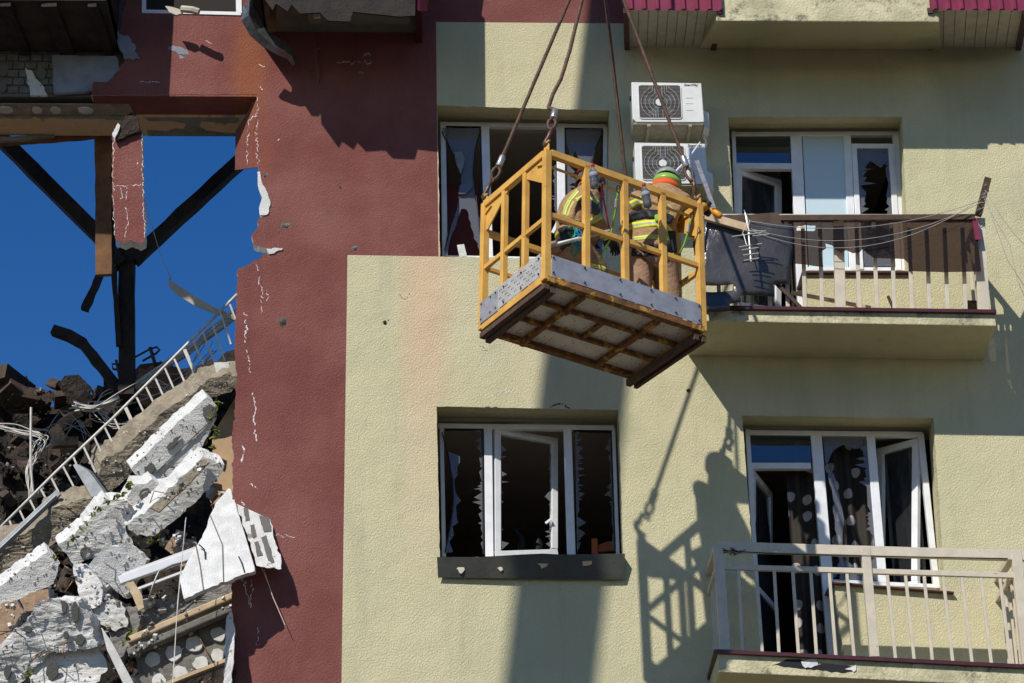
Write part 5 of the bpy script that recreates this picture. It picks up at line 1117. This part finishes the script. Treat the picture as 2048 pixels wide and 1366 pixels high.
# frame under floor
for j in (-1, 1): bb('floor_beam', Q(-1, j, -.022), Q(1, j, -.022), .06, .05, bz, 'rust' if j > 0 else 'rust')
for i, w in ((-1, .06), (1, .06)): bb('floor_beam', Q(i, -1, -.022)+by*.032, Q(i, 1, -.022)-by*.032, w, .062, bz, 'cage_yellow')
for t in (-.5, .46): bb('floor_beam', Q(t, -1, -.035)+by*.032, Q(t, 1, -.035)-by*.032, .038, .045, bz, 'rust')
for t in (-.36, .30): bb('floor_beam', Q(-1, t, -.028)+bx*.032, Q(1, t, -.028)-bx*.032, .034, .036, bz, 'rust')
bb('floor_beam', Q(0, -.36, -.026)+by*.02, Q(0, .30, -.026)-by*.02, .034, .034, bz, 'rust')
for i in (-1, 1):
    bb('skid', Q(i, -1.02, -.085)-bx*.06*i, Q(i, 1.04, -.085)-bx*.06*i, .045, .06, bz, 'rust_dark')
    if i > 0: bb('skid', Q(i, -1.02, -.085)+bx*.012, Q(i, 1.04, -.085)+bx*.012, .035, .06, bz, 'rust_dark')
    else: bb('skid', Q(i, -1.02, -.075)+bx*.005, Q(i, 1.03, -.075)+bx*.005, .05, .045, bz, 'rust_dark')
for t, s_ in ((-.5, -.36), (-.5, .95), (.46, -.36), (.46, .93)):
    MB().tube([Q(t, s_, -.05), Q(t, s_, -.062)], .032, 10).build('bolt_plate', M['rust'], BK)
for x0, x1 in ((-1, -.5), (-.5, .46), (.46, 1)):
    for y0, y1 in ((-1, -.36), (-.36, .30), (.30, 1)):
        MB().prism([[Q(x0, y0, -.006)+bx*.002+by*.002, Q(x1, y0, -.006)-bx*.002+by*.002, Q(x1, y1, -.006)-bx*.002-by*.002, Q(x0, y1, -.006)+bx*.002-by*.002]], bz*.006).build('floor_panel', M['floor_alu'], BK)
pr = MB()
for k in range(340):
    t, s_ = rnd.randrange(46)/23-1+.02, rnd.randrange(30)/15-1+.03
    if rnd.random() < .75: p = Q(t, s_, -.0075); pr.beam(p-by*.007, p+by*.007, .004, .002, bz)
pr.build('tread_pattern', M['rust_dark'], BK)['kind'] = 'stuff'

# slings
HK = W(1196, -135, -2.05)
def helix_rope(mb, pts, r, strands=3, pitch=.055):
    fine = []
    for i in range(len(pts)-1):
        a, b = V(pts[i]), V(pts[i+1]); n = max(1, int((b-a).length/.012))
        fine += [a+(b-a)*(k/n) for k in range(n)]
    fine.append(V(pts[-1])); s_ = 0
    ph = [0]
    for i in range(1, len(fine)): s_ += (fine[i]-fine[i-1]).length; ph.append(s_/pitch*2*pi)
    for k in range(strands):
        pp = []
        for i, p in enumerate(fine):
            d = (fine[min(i+1, len(fine)-1)]-fine[max(i-1, 0)]).normalized(); a = d.cross(V((0, 1, 0))).normalized(); b = d.cross(a)
            q = ph[i]+2*pi*k/strands; pp.append(p+(a*cos(q)+b*sin(q))*r*.55)
        mb.tube(pp, r*.58, 5)
def sling(i, j, label, bend=None):
    lug = Q(i, j, 1.0)+bz*.065; d = (HK-lug).normalized()
    t = thing('wire_rope_sling', label, 'wire rope sling', lug, 'slings carrying the basket')
    e0 = lug+d*.16                                    # where the hook's eye meets the thimble
    nx = bx if True else by; sd = by.copy() if abs(d.dot(by)) < .9 else bx.copy()
    u = (d - sd*d.dot(sd)).normalized(); v = sd
    hk = MB(); pts = []
    for k in range(13):
        q = radians(-60+k*22); pts.append(lug+u*.03+(v*cos(-q)*.042*1.0+u*sin(-q)*.042))
    pts = [lug + u*.155, lug+u*.11+v*.012] + [lug+u*.035+(v*cos(q)*.04+u*sin(q)*.045) for q in [radians(60-28*k) for k in range(9)]]
    hk.tube(pts, [.014, .016]+[.019, .021, .022, .022, .021, .019, .016, .012, .007], 8)
    hk.tube([e0+u*0+(v*cos(q)+u*sin(q))*.022 for q in [2*pi*k/12 for k in range(13)]], .010, 7)
    hk.build('hook', M['hook_steel'], t, smooth=True)
    ey = MB(); c0 = e0+d*.075; s2 = d.cross(V((0, 1, 0))).normalized()
    loop = [c0 + s2*sin(q)*.024*(1.25-.25*cos(q)) - d*cos(q)*.062 for q in [radians(a) for a in range(-170, 171, 20)]]
    helix_rope(ey, loop, .0155); ey.build('eye', M['rope'], t, smooth=True)
    f0 = c0+d*.07; fe = MB(); fe.tube([f0, f0+d*.008, f0+d*.10, f0+d*.11], [.024, .028, .028, .022], 10); fe.build('ferrule', M['ferrule'], t, smooth=True)
    rp_ = MB(); r0 = f0+d*.105; path = [r0, HK]
    if bend:
        path = [r0] + [W(x, y_, r0.y+(HK.y-r0.y)*q) for x, y_, q in bend] + [HK]
    helix_rope(rp_, path, .0165); rp_.build('rope', M['rope'], t, smooth=True)
    return t
sling(-1, -1, 'kinked wire rope sling hooked to the nearest peak of the basket', [(1097, 215, .25), (1106, 188, .34), (1122, 158, .42), (1140, 100, .6)])
sling(-1, 1, 'wire rope sling running down to the far left corner of the basket')
sling(1, -1, 'rusty wire rope sling crossing the air conditioners to the right corner hook')
sling(1, 1, 'wire rope sling whose lower end is hidden behind the firefighters')
# crane above the frame: hook block, hoist rope and the boom whose shadow lies on the wall
wp0, wp1 = W(1100, 1366), W(1252, 45)
tip = HK+V((0, 0, 11.0)); shd = tip+SUN*(-tip.y/SUN.y)
t0 = 9.0; low = wp0 - V((.65, 1, -1.03))*t0
kx = (wp1.x-wp0.x)/(wp1.z-wp0.z)
zt = wp0.z + (tip.x-.65*tip.y - wp0.x)/kx + 1.03*(-tip.y); tip = V((HK.x, HK.y, min(zt, 27)))
dirb = (low-tip).normalized(); foot = tip+dirb*((tip.z-1.2)/-dirb.z)
CR = thing('crane_boom', 'yellow telescopic crane boom reaching over the facade with the basket on its hoist rope', 'crane', (foot.x, foot.y, 0))
Lb = (foot-tip).length
for s0, s1, w in ((.0, .42, .56), (.40, .72, .72), (.70, 1, .9)):
    MB().beam(tip+dirb*Lb*s0, tip+dirb*Lb*s1, w, w, (0, 0, 1)).build('boom_section', M['crane_paint'], CR, bevel=.02)
mb = MB(); mb.box((foot.x-1, foot.y-1, .01), (foot.x+1, foot.y+1, 1.6)); mb.build('turntable', M['crane_paint'], CR, bevel=.05)
mb = MB(); mb.tube([HK+V((0, 0, .35)), tip], .012, 6); mb.build('hoist_rope', M['rope'], CR)
mb = MB(); mb.box(HK+V((-.12, -.08, .08)), HK+V((.12, .08, .4))); mb.tube([HK+V((.05*cos(q), 0, .04+.06*sin(q))) for q in [2*pi*k/10 for k in range(11)]], .02, 6); mb.build('hook_block', M['crane_paint'], CR, bevel=.02)

# ------------------------------------------------------------------ firefighters
def skinned(name, joints, edges, root, mat_, parent, sub=2, band=None):
    names = list(joints); me = bpy.data.meshes.new('sk'); me.from_pydata([joints[k][0] for k in names], [], [(names.index(a), names.index(b)) for a, b in edges])
    o = bpy.data.objects.new('sk', me); COL.objects.link(o); md = o.modifiers.new('skin', 'SKIN'); md.use_smooth_shade = True
    lay = me.skin_vertices[0].data if me.skin_vertices else None
    if lay is None:
        bm = bmesh.new(); bm.from_mesh(me); bm.verts.layers.skin.verify(); bm.to_mesh(me); bm.free(); lay = me.skin_vertices[0].data
    for i, k in enumerate(names):
        r = joints[k][1]; lay[i].radius = r if isinstance(r, tuple) else (r, r); lay[i].use_root = (k == root)
    sb = o.modifiers.new('sub', 'SUBSURF'); sb.levels = sub; sb.render_levels = sub
    bpy.context.view_layer.update()
    m2 = bpy.data.meshes.new_from_object(o.evaluated_get(bpy.context.evaluated_depsgraph_get()))
    vs_ = [v.co.copy() for v in m2.vertices]; fs = [list(p.vertices) for p in m2.polygons]; bpy.data.objects.remove(o)
    ob = mk(name, vs_, fs, mat_, parent, None, True)
    if band:                                          # smooth coordinate along each limb: limb number + position
        at = ob.data.attributes.new('band', 'FLOAT', 'POINT'); vals = []
        for v in vs_:
            best = 1e9; val = 0
            for (a, b, base, span) in band:
                A, B = joints[a][0], joints[b][0]; ab = B-A; t = max(0, min(1, (v-A).dot(ab)/ab.length_squared)); d = (v-(A+ab*t)).length - joints[a][1] if not isinstance(joints[a][1], tuple) else (v-(A+ab*t)).length
                if d < best: best = d; val = base+span*t
            vals.append(val)
        at.data.foreach_set('value', vals)
    return ob
LIM = (.62, .72, .04); SIL_ = (.40, .38, .33)
STR = striped('firecoat_striped', (.36, .225, .115), (.30, .185, .095), [(.97, .05, LIM, SIL_), (3.72, .15, LIM, SIL_)])
def cast(obs, px, py):
    d = (FWD + RT*((px-1024)/F) - UP*((py-683)/F)).normalized(); best = None
    for b in obs:
        h = b.ray_cast(CAM, d)
        if h[0] is not None and (best is None or h[3] < best[1]): best = (h[0], h[3], d)
    return best
def tree(o):
    org = ORG[o.name]; return BVHTree.FromPolygons([v.co+org for v in o.data.vertices], [list(p.vertices) for p in o.data.polygons])
def ribbon(name, obs, path, w, mt, parent, lift=.006):  # a strip sewn on: it follows the cloth underneath
    pts = []
    for i in range(len(path)-1):
        a, b = path[i], path[i+1]; L = sqrt((b[0]-a[0])**2+(b[1]-a[1])**2); k = max(2, int(L/2.5)); nx, ny = -(b[1]-a[1])/L, (b[0]-a[0])/L
        for q in range(k+(i == len(path)-2)): t = q/k; pts.append((a[0]+(b[0]-a[0])*t, a[1]+(b[1]-a[1])*t, nx, ny))
    vs_ = []; fs = []; prev = None
    for x, y_, nx, ny in pts:
        row = []
        for e in (-.5, -.17, .17, .5):
            h = cast(obs, x+nx*w*e, y_+ny*w*e)
            if h is None: row = None; break
            row.append(h[0]-h[2]*lift)
        if row:
            n0 = len(vs_); vs_ += row
            if prev is not None:
                for c in range(3): fs.append((prev+c, prev+c+1, n0+c+1, n0+c))
            prev = n0
        else: prev = None
    if not fs: return
    o = mk(name, vs_, fs, mt, parent, [k % 3 == 1 for k in range(len(fs))] if isinstance(mt, list) else None, True)
    sd_ = o.modifiers.new('s', 'SOLIDIFY'); sd_.thickness = .004; return o
simple('reflex_lime', LIM, .5); simple('reflex_silver', SIL_, .5)
REF = [M['reflex_lime'], M['reflex_silver']]
def hand(parent, wrist, dirv, up_, mt, right=1):
    d = dirv.normalized(); u = (up_-d*up_.dot(d)).normalized(); s_ = d.cross(u)*right
    J = {'w': (wrist, .030), 'p': (wrist+d*.05, (.040, .024)), 'k': (wrist+d*.085, (.042, .020))}; E = [('w', 'p'), ('p', 'k')]
    for i, L in enumerate((.065, .078, .074, .058)):
        b0 = wrist+d*.088+s_*(.030-.020*i); J[f'a{i}'] = (b0, .0105); J[f'b{i}'] = (b0+d*L*.45-u*.008, .010); J[f'c{i}'] = (b0+d*L*.72-u*.03, .009); J[f'd{i}'] = (b0+d*L*.72-u*.055, .008)
        E += [('k', f'a{i}'), (f'a{i}', f'b{i}'), (f'b{i}', f'c{i}'), (f'c{i}', f'd{i}')]
    t0 = wrist+d*.035+s_*.034; J['t0'] = (t0, .014); J['t1'] = (t0+d*.03+s_*.022-u*.01, .012); J['t2'] = (t0+d*.055+s_*.02-u*.035, .0095)
    E += [('p', 't0'), ('t0', 't1'), ('t1', 't2')]
    return skinned('glove', J, E, 'p', M[mt], parent, 1)
def firefighter(label, J, helm, extras, bw=1.0):
    base = (J['ankL']+J['ankR'])/2
    t = thing('person', label, 'person', (base.x, base.y, base.z-.07))
    T = {k: J[k] for k in J}
    chest, belly, hip, neck, head = T['chest'], T['belly'], T['hip'], T['neck'], T['head']
    shL, shR = T['shL'], T['shR']
    q_ = .82*bw; body = {'hip': (hip, .13*q_), 'belly': (belly, .120*q_), 'chest': (chest, .13*q_), 'neck': (neck, .058), 'head': (head, .088), 'top': (head+(head-neck).normalized()*.09, .07), 'shL': (shL, .055), 'elL': (T['elL'], .040), 'wrL': (T['wrL'], .030), 'shR': (shR, .055), 'elR': (T['elR'], .040), 'wrR': (T['wrR'], .032),
            'hpL': (T['hpL'], .08), 'knL': (T['knL'], .06), 'anL': (T['ankL'], .05), 'hpR': (T['hpR'], .08), 'knR': (T['knR'], .07), 'anR': (T['ankR'], .05)}
    E = [('hip', 'belly'), ('belly', 'chest'), ('chest', 'neck'), ('neck', 'head'), ('head', 'top'), ('chest', 'shL'), ('shL', 'elL'), ('elL', 'wrL'), ('chest', 'shR'), ('shR', 'elR'), ('elR', 'wrR'), ('hip', 'hpL'), ('hpL', 'knL'), ('knL', 'anL'), ('hip', 'hpR'), ('hpR', 'knR'), ('knR', 'anR')]
    skinned('body', body, E, 'hip', M['skin'], t, 2)
    jk = {'hem': (hip+(hip-belly)*.25, (.190*bw, .160*bw)), 'belly': (belly, (.172*bw, .145*bw)), 'chest': (chest, (.185*bw, .155*bw)), 'col': (neck+(chest-neck)*.30, .10), 'colt': (neck+(head-neck)*.22, .078), 'shL': (shL, .098), 'elL': (T['elL'], .078), 'wrL': (T['wrL'], .056), 'shR': (shR, .098), 'elR': (T['elR'], .078), 'wrR': (T['wrR'], .056)}
    EJ = [('hem', 'belly'), ('belly', 'chest'), ('chest', 'col'), ('col', 'colt'), ('chest', 'shL'), ('shL', 'elL'), ('elL', 'wrL'), ('chest', 'shR'), ('shR', 'elR'), ('elR', 'wrR')]
    bd = [('chest', 'belly', .15, .45), ('belly', 'hem', .60, .40), ('chest', 'col', .12, -.1), ('shL', 'elL', 2.1, .8), ('elL', 'wrL', 3.1, .8), ('shR', 'elR', 2.1, .8), ('elR', 'wrR', 3.1, .8)]
    jo = skinned('jacket', jk, EJ, 'belly', STR, t, 3, bd)
    tr_ = {'hip': (hip+(belly-hip)*.1, (.165, .14)), 'hpL': (T['hpL'], .125), 'knL': (T['knL'], .100), 'anL': (T['ankL'], .085), 'hpR': (T['hpR'], .125), 'knR': (T['knR'], .100), 'anR': (T['ankR'], .085)}
    to_ = skinned('trousers', tr_, [('hip', 'hpL'), ('hpL', 'knL'), ('knL', 'anL'), ('hip', 'hpR'), ('hpR', 'knR'), ('knR', 'anR')], 'hip', M['trouser'], t, 2)
    fw = J['face']; fw = (fw-V((0, 0, fw.z))).normalized()
    for k in ('L', 'R'):
        a = T['ank'+k]; skinned('boot', {'s': (a+V((0, 0, .09)), .068), 'a': (a, .06), 'b': (a+fw*.09-V((0, 0, .025)), .05), 'c': (a+fw*.19-V((0, 0, .035)), .04)}, [('s', 'a'), ('a', 'b'), ('b', 'c')], 'a', M['boot'], t, 2)
        d = (T['wr'+k]-T['el'+k]); hand(t, T['wr'+k], d, V((0, 0, 1)) if abs(d.normalized().z) < .8 else -fw, 'glove', 1 if k == 'R' else -1)
    # helmet: dome with brim
    up_ = (head-neck).normalized(); up_ = (up_*.6+V((0, 0, .4))).normalized(); f2 = (J['face']-up_*J['face'].dot(up_)).normalized(); s_ = f2.cross(up_); hb = MB(); vs_ = []; n = 20; rings = 8; c0 = head+up_*.035
    for r in range(rings+1):
        ph = pi/2*r/rings
        for q in range(n):
            th = 2*pi*q/n; rr_ = .112 if r else .118
            vs_.append(c0+(f2*cos(th)*rr_*1.08+s_*sin(th)*rr_*.95)*cos(ph)+up_*(.115*sin(ph)-(.035 if r == 0 else 0)))
    fs = [(r*n+q, r*n+(q+1) % n, (r+1)*n+(q+1) % n, (r+1)*n+q) for r in range(rings) for q in range(n)]
    hb.add(vs_, fs); H = hb.build('helmet', M[helm], t, smooth=True); sd = H.modifiers.new('s', 'SOLIDIFY'); sd.thickness = .008
    ring0 = None
    cr_ = MB(); cr_.tube([c0+f2*(.122*1.08*cos(q))+up_*(.118*sin(q)) for q in [radians(15+15*k) for k in range(11)]], .012, 6); cr_.build('comb', M['helmet_grey'] if helm != 'helmet_red' else M['yellow_plastic'], H)
    # harness: belt, shoulder straps
    ax = (chest-belly).normalized()
    def ring(c, ra_, rb2, mt, w, name, fx=None):
        fx = s_.copy(); fx = (fx-ax*fx.dot(ax)).normalized(); fy_ = ax.cross(fx); vs_ = []; n = 28
        for e in (-w/2, w/2):
            for q in range(n): vs_.append(c+ax*e+fx*cos(2*pi*q/n)*ra_+fy_*sin(2*pi*q/n)*rb2)
        o = mk(name, vs_, [(q, (q+1) % n, n+(q+1) % n, n+q) for q in range(n)], M[mt], t, None, True); so_ = o.modifiers.new('s', 'SOLIDIFY'); so_.thickness = .010; so_.offset = 1; return o
    extras(t, T, ring, f2, s_, up_, ax, [tree(jo)], [tree(jo), tree(to_)])
    return t
def FP(px, py, y): return W(px, py, y)
# right firefighter: back to the camera, bent over the right corner
zf = BO.z
def floor_at(i, j): return Q(i, j, .0)+bz*.075
J2 = dict(hip=FP(1304, 512, -2.05), belly=FP(1306, 462, -2.02), chest=FP(1318, 405, -1.94), neck=FP(1332, 376, -1.76), head=FP(1335, 367, -1.62), shL=FP(1276, 400, -2.0), shR=FP(1366, 402, -1.92), elL=FP(1262, 448, -1.86), wrL=FP(1285, 488, -1.62), elR=FP(1384, 446, -1.78), wrR=FP(1392, 478, -1.62),
          hpL=FP(1281, 530, -2.06), hpR=FP(1328, 530, -2.03), knL=FP(1277, 610, -2.10), knR=FP(1340, 606, -2.02), face=V((.35, .8, -.2)))
a = J2['knL']; J2['ankL'] = V((a.x+.02, a.y+.03, zf+.10)); a = J2['knR']; J2['ankR'] = V((a.x+.02, a.y+.03, zf+.09))
def ex2(t, T, ring, f2, s_, up_, ax, jt, at):
    ring(T['neck']+(T['chest']-T['neck'])*.12, .110, .105, 'collar_orange', .06, 'hood'); ring(T['neck']+(T['head']-T['neck'])*.55-f2*.01, .110, .106, 'helmet_green', .06, 'neck_curtain')
    for pth, w in (([(1240, 420), (1256, 413), (1272, 405), (1290, 398)], 15), ([(1340, 398), (1360, 399), (1392, 404)], 12), ([(1246, 457), (1262, 452), (1290, 447), (1316, 445), (1335, 458), (1346, 472)], 13), ([(1246, 480), (1262, 478), (1300, 473), (1330, 474), (1345, 480)], 8)): ribbon('reflective_stripe', jt, pth, w, REF, t)
    ribbon('harness_belt', jt, [(1250, 440), (1265, 433), (1290, 427), (1318, 428), (1345, 440)], 17, M['strap_black'], t, .016)
    ribbon('harness_strap', jt, [(1288, 376), (1300, 372), (1318, 366), (1330, 364)], 7, M['strap_black'], t, .014); ribbon('harness_strap', jt, [(1296, 384), (1294, 405), (1297, 430)], 5, M['strap_black'], t, .014)
    ribbon('harness_leg_loop', at, [(1256, 500), (1280, 502), (1305, 500), (1332, 496), (1348, 492)], 22, M['strap_black'], t, .012)
    mb = MB(); p = cast(jt, 1314, 430); q = cast(jt, 1317, 444)
    if p and q: mb.beam(p[0]-p[2]*.02, q[0]-q[2]*.02, .05, .04, FWD); mb.build('radio_case', M['lime'], t, bevel=.015)
    mb = MB(); p = cast(at, 1342, 462); q = cast(at, 1346, 505)
    if p and q: mb.beam(p[0]-p[2]*.02, q[0]-q[2]*.02, .07, .05, FWD); mb.build('pouch', M['strap_black'], t, bevel=.012)
firefighter('firefighter in tan coat and green banded helmet bending away at right end of basket', J2, 'helmet_grey', ex2, 1.08)
# left firefighter: crouching, turned to the right, red helmet
J1 = dict(hip=FP(1140, 472, -2.08), belly=FP(1143, 440, -2.07), chest=FP(1158, 400, -2.02), neck=FP(1177, 374, -1.94), head=FP(1181, 360, -1.85), shL=FP(1144, 396, -1.88), shR=FP(1178, 400, -2.15), elL=FP(1160, 440, -1.70), wrL=FP(1204, 474, -1.64), elR=FP(1187, 438, -2.19), wrR=FP(1217, 478, -2.02),
          hpL=FP(1132, 488, -2.0), hpR=FP(1150, 490, -2.14), knL=FP(1150, 566, -1.92), knR=FP(1196, 536, -1.98), face=V((.75, .6, -.3)))
J1['ankL'] = V((J1['knL'].x-.05, J1['knL'].y-.10, zf+.10)); J1['ankR'] = V((J1['knR'].x-.02, J1['knR'].y-.06, zf+.12))
def ex1(t, T, ring, f2, s_, up_, ax, jt, at):
    ring(T['neck']+(T['head']-T['neck'])*.5, .108, .104, 'patch_grey', .09, 'neck_curtain')
    for pth, w in (([(1127, 430), (1131, 415), (1140, 398), (1155, 380)], 7), ([(1134, 432), (1139, 417), (1147, 402)], 3), ([(1151, 400), (1166, 393), (1182, 394), (1197, 406)], 7), ([(1176, 447), (1190, 439), (1206, 430)], 12)): ribbon('reflective_stripe', jt, pth, w, REF, t)
    ribbon('sleeve_patch', jt, [(1160, 410), (1178, 404), (1196, 414)], 10, M['patch_grey'], t); ribbon('sleeve_patch', jt, [(1164, 422), (1180, 418), (1200, 424)], 14, M['patch_grey'], t)
    ribbon('harness_belt', jt, [(1112, 446), (1125, 442), (1145, 444), (1168, 450)], 11, M['strap_black'], t, .012); ribbon('harness_leg_loop', at, [(1116, 462), (1130, 456), (1150, 458), (1166, 462)], 9, M['strap_black'], t, .012); ribbon('harness_leg_loop', at, [(1122, 500), (1140, 478), (1160, 470)], 8, M['strap_black'], t, .012)
    ribbon('reflective_stripe', at, [(1180, 530), (1200, 534), (1215, 540)], 7, REF, t)
    h = cast(at, 1152, 470); yb_ = (h[0].y if h else -2.25)-.03
    mb = MB()
    for k in range(10):
        p = W(1150+rnd.uniform(-9, 12), 460+rnd.uniform(-8, 28), yb_+rnd.uniform(-.02, .02)); mb.tube([p+V((.03*cos(q), 0.01*sin(3*q), .05*sin(q))) for q in [2*pi*i/10 for i in range(11)]], .006, 5, k % 2)
    mb.tube([W(1148, 478, yb_-.02), W(1141, 505, yb_-.02), W(1148, 516, yb_-.02), W(1154, 500, yb_-.02), W(1150, 480, yb_-.02)], .009, 6, 1); mb.build('rope_coil', [M['rope_blue'], M['rope_green']], t, smooth=True)
    mb = MB(); mb.beam(W(1126, 466, yb_), W(1134, 492, yb_), .07, .05, (0, 1, 0)); mb.build('pouch', M['strap_black'], t, bevel=.01)
firefighter('firefighter in tan coat with red helmet crouching at the left end of the basket', J1, 'helmet_red', ex1, .84)

# things in and on the basket
def bottle(px0, py0, px1, py1, y, label):
    p, q = W(px1, py1, y), W(px0, py0, y); d = (q-p); t = thing('water_bottle', label, 'bottle', p)
    prof = [(0, .026), (.02, .034), (.3, .035), (.36, .031), (.42, .035), (.66, .034), (.8, .022), (.88, .013), (.93, .013)]
    MB().tube([p+d*k for k, _ in prof], [r for _, r in prof], 12).build('bottle_body', M['bottle'], t, smooth=True)
    MB().tube([p+d*.92, p+d*1.0], .017, 10).build('cap', M['cap_red'], t); MB().tube([p+d*.42, p+d*.62], .0356, 12).build('bottle_label', M['blue_foam'], t, smooth=True)
bottle(1185, 329, 1189, 376, -2.86, 'clear water bottle with red cap tucked at the rail by the left firefighter')
bottle(1287, 368, 1296, 414, -2.60, 'clear water bottle hanging upside of the rail by the right firefighter')
def lanyard(pts, label, mt, y0, y1):
    n = len(pts); P = [W(x, y_, y0+(y1-y0)*i/(n-1)) for i, (x, y_) in enumerate(pts)]
    t = thing('lanyard', label, 'lanyard', P[-1]); MB().tube(P, .008, 6).build('cord', M[mt], t, smooth=True)
    MB().tube([P[0]+V((.014*cos(q), 0, .03*sin(q)+.02)) for q in [2*pi*k/10 for k in range(11)]], .005, 5).build('carabiner', M['black'], t); MB().tube([P[1], P[1]+(P[2]-P[1])*.8], .015, 7).build('sleeve', M['siding'] if mt == 'lime' else M[mt], t)
lanyard([(1237, 382), (1234, 398), (1232, 418), (1226, 448), (1220, 480), (1206, 505), (1198, 528)], 'green safety lanyard clipped to the top rail between the firefighters', 'lime', -2.82, -2.5)
lanyard([(1384, 436), (1377, 448), (1375, 468), (1368, 490), (1358, 508)], 'green safety lanyard hanging inside the right corner of the basket', 'lime', -2.3, -2.2)
lanyard([(1205, 366), (1204, 382), (1206, 392), (1213, 430), (1220, 462)], 'red safety cord clipped to the rail beside the left firefighter', 'rope_red', -2.82, -2.5)
o = MB().tube([W(1100, 492, -2.9), W(1205, 465, -2.62), W(1252, 456, -2.5)], .016, 8).build('pole', M['alu_light'], smooth=True); tag(o, 'grey pole lying slanted across the basket in front of the crouching firefighter', 'pole')
o = MB().beam(W(1393, 322, -1.72), W(1428, 418, -2.0), .035, .02, (0, 1, 0)).build('aluminium_bar', M['ferrule']); tag(o, 'thin aluminium bar standing up at the right corner hook', 'bar')
o = MB().tube([W(1400, 285, -.9), W(1376, 318, -1.1), W(1343, 352, -1.3)], [.008, .009, .012], 6).build('white_pole', M['pvc']); tag(o, 'thin white pole held up above the green helmet', 'pole')
TL = thing('power_tool', 'orange and black hand tool lying on the plank at the basket corner', 'tool', W(1420, 435, -1.95))
MB().beam(W(1400, 410, -1.95), W(1424, 424, -1.95), .09, .08, (0, 1, 0)).build('motor_housing', M['black'], TL, bevel=.015)
MB().tube([W(1422, 418, -1.97), W(1440, 432, -1.99), W(1443, 434, -1.99)], [.026, .028, .02], 10).build('grip', M['tool_orange'], TL, smooth=True)
MB().tube([W(1403, 412, -2.0), W(1407, 415, -2.06)], .04, 12).build('gear_head', M['tool_orange'], TL, smooth=True)
MB().tube([W(1414, 411, -1.98), W(1420, 405, -1.98)], .022, 8).build('trigger', M['black'], TL)
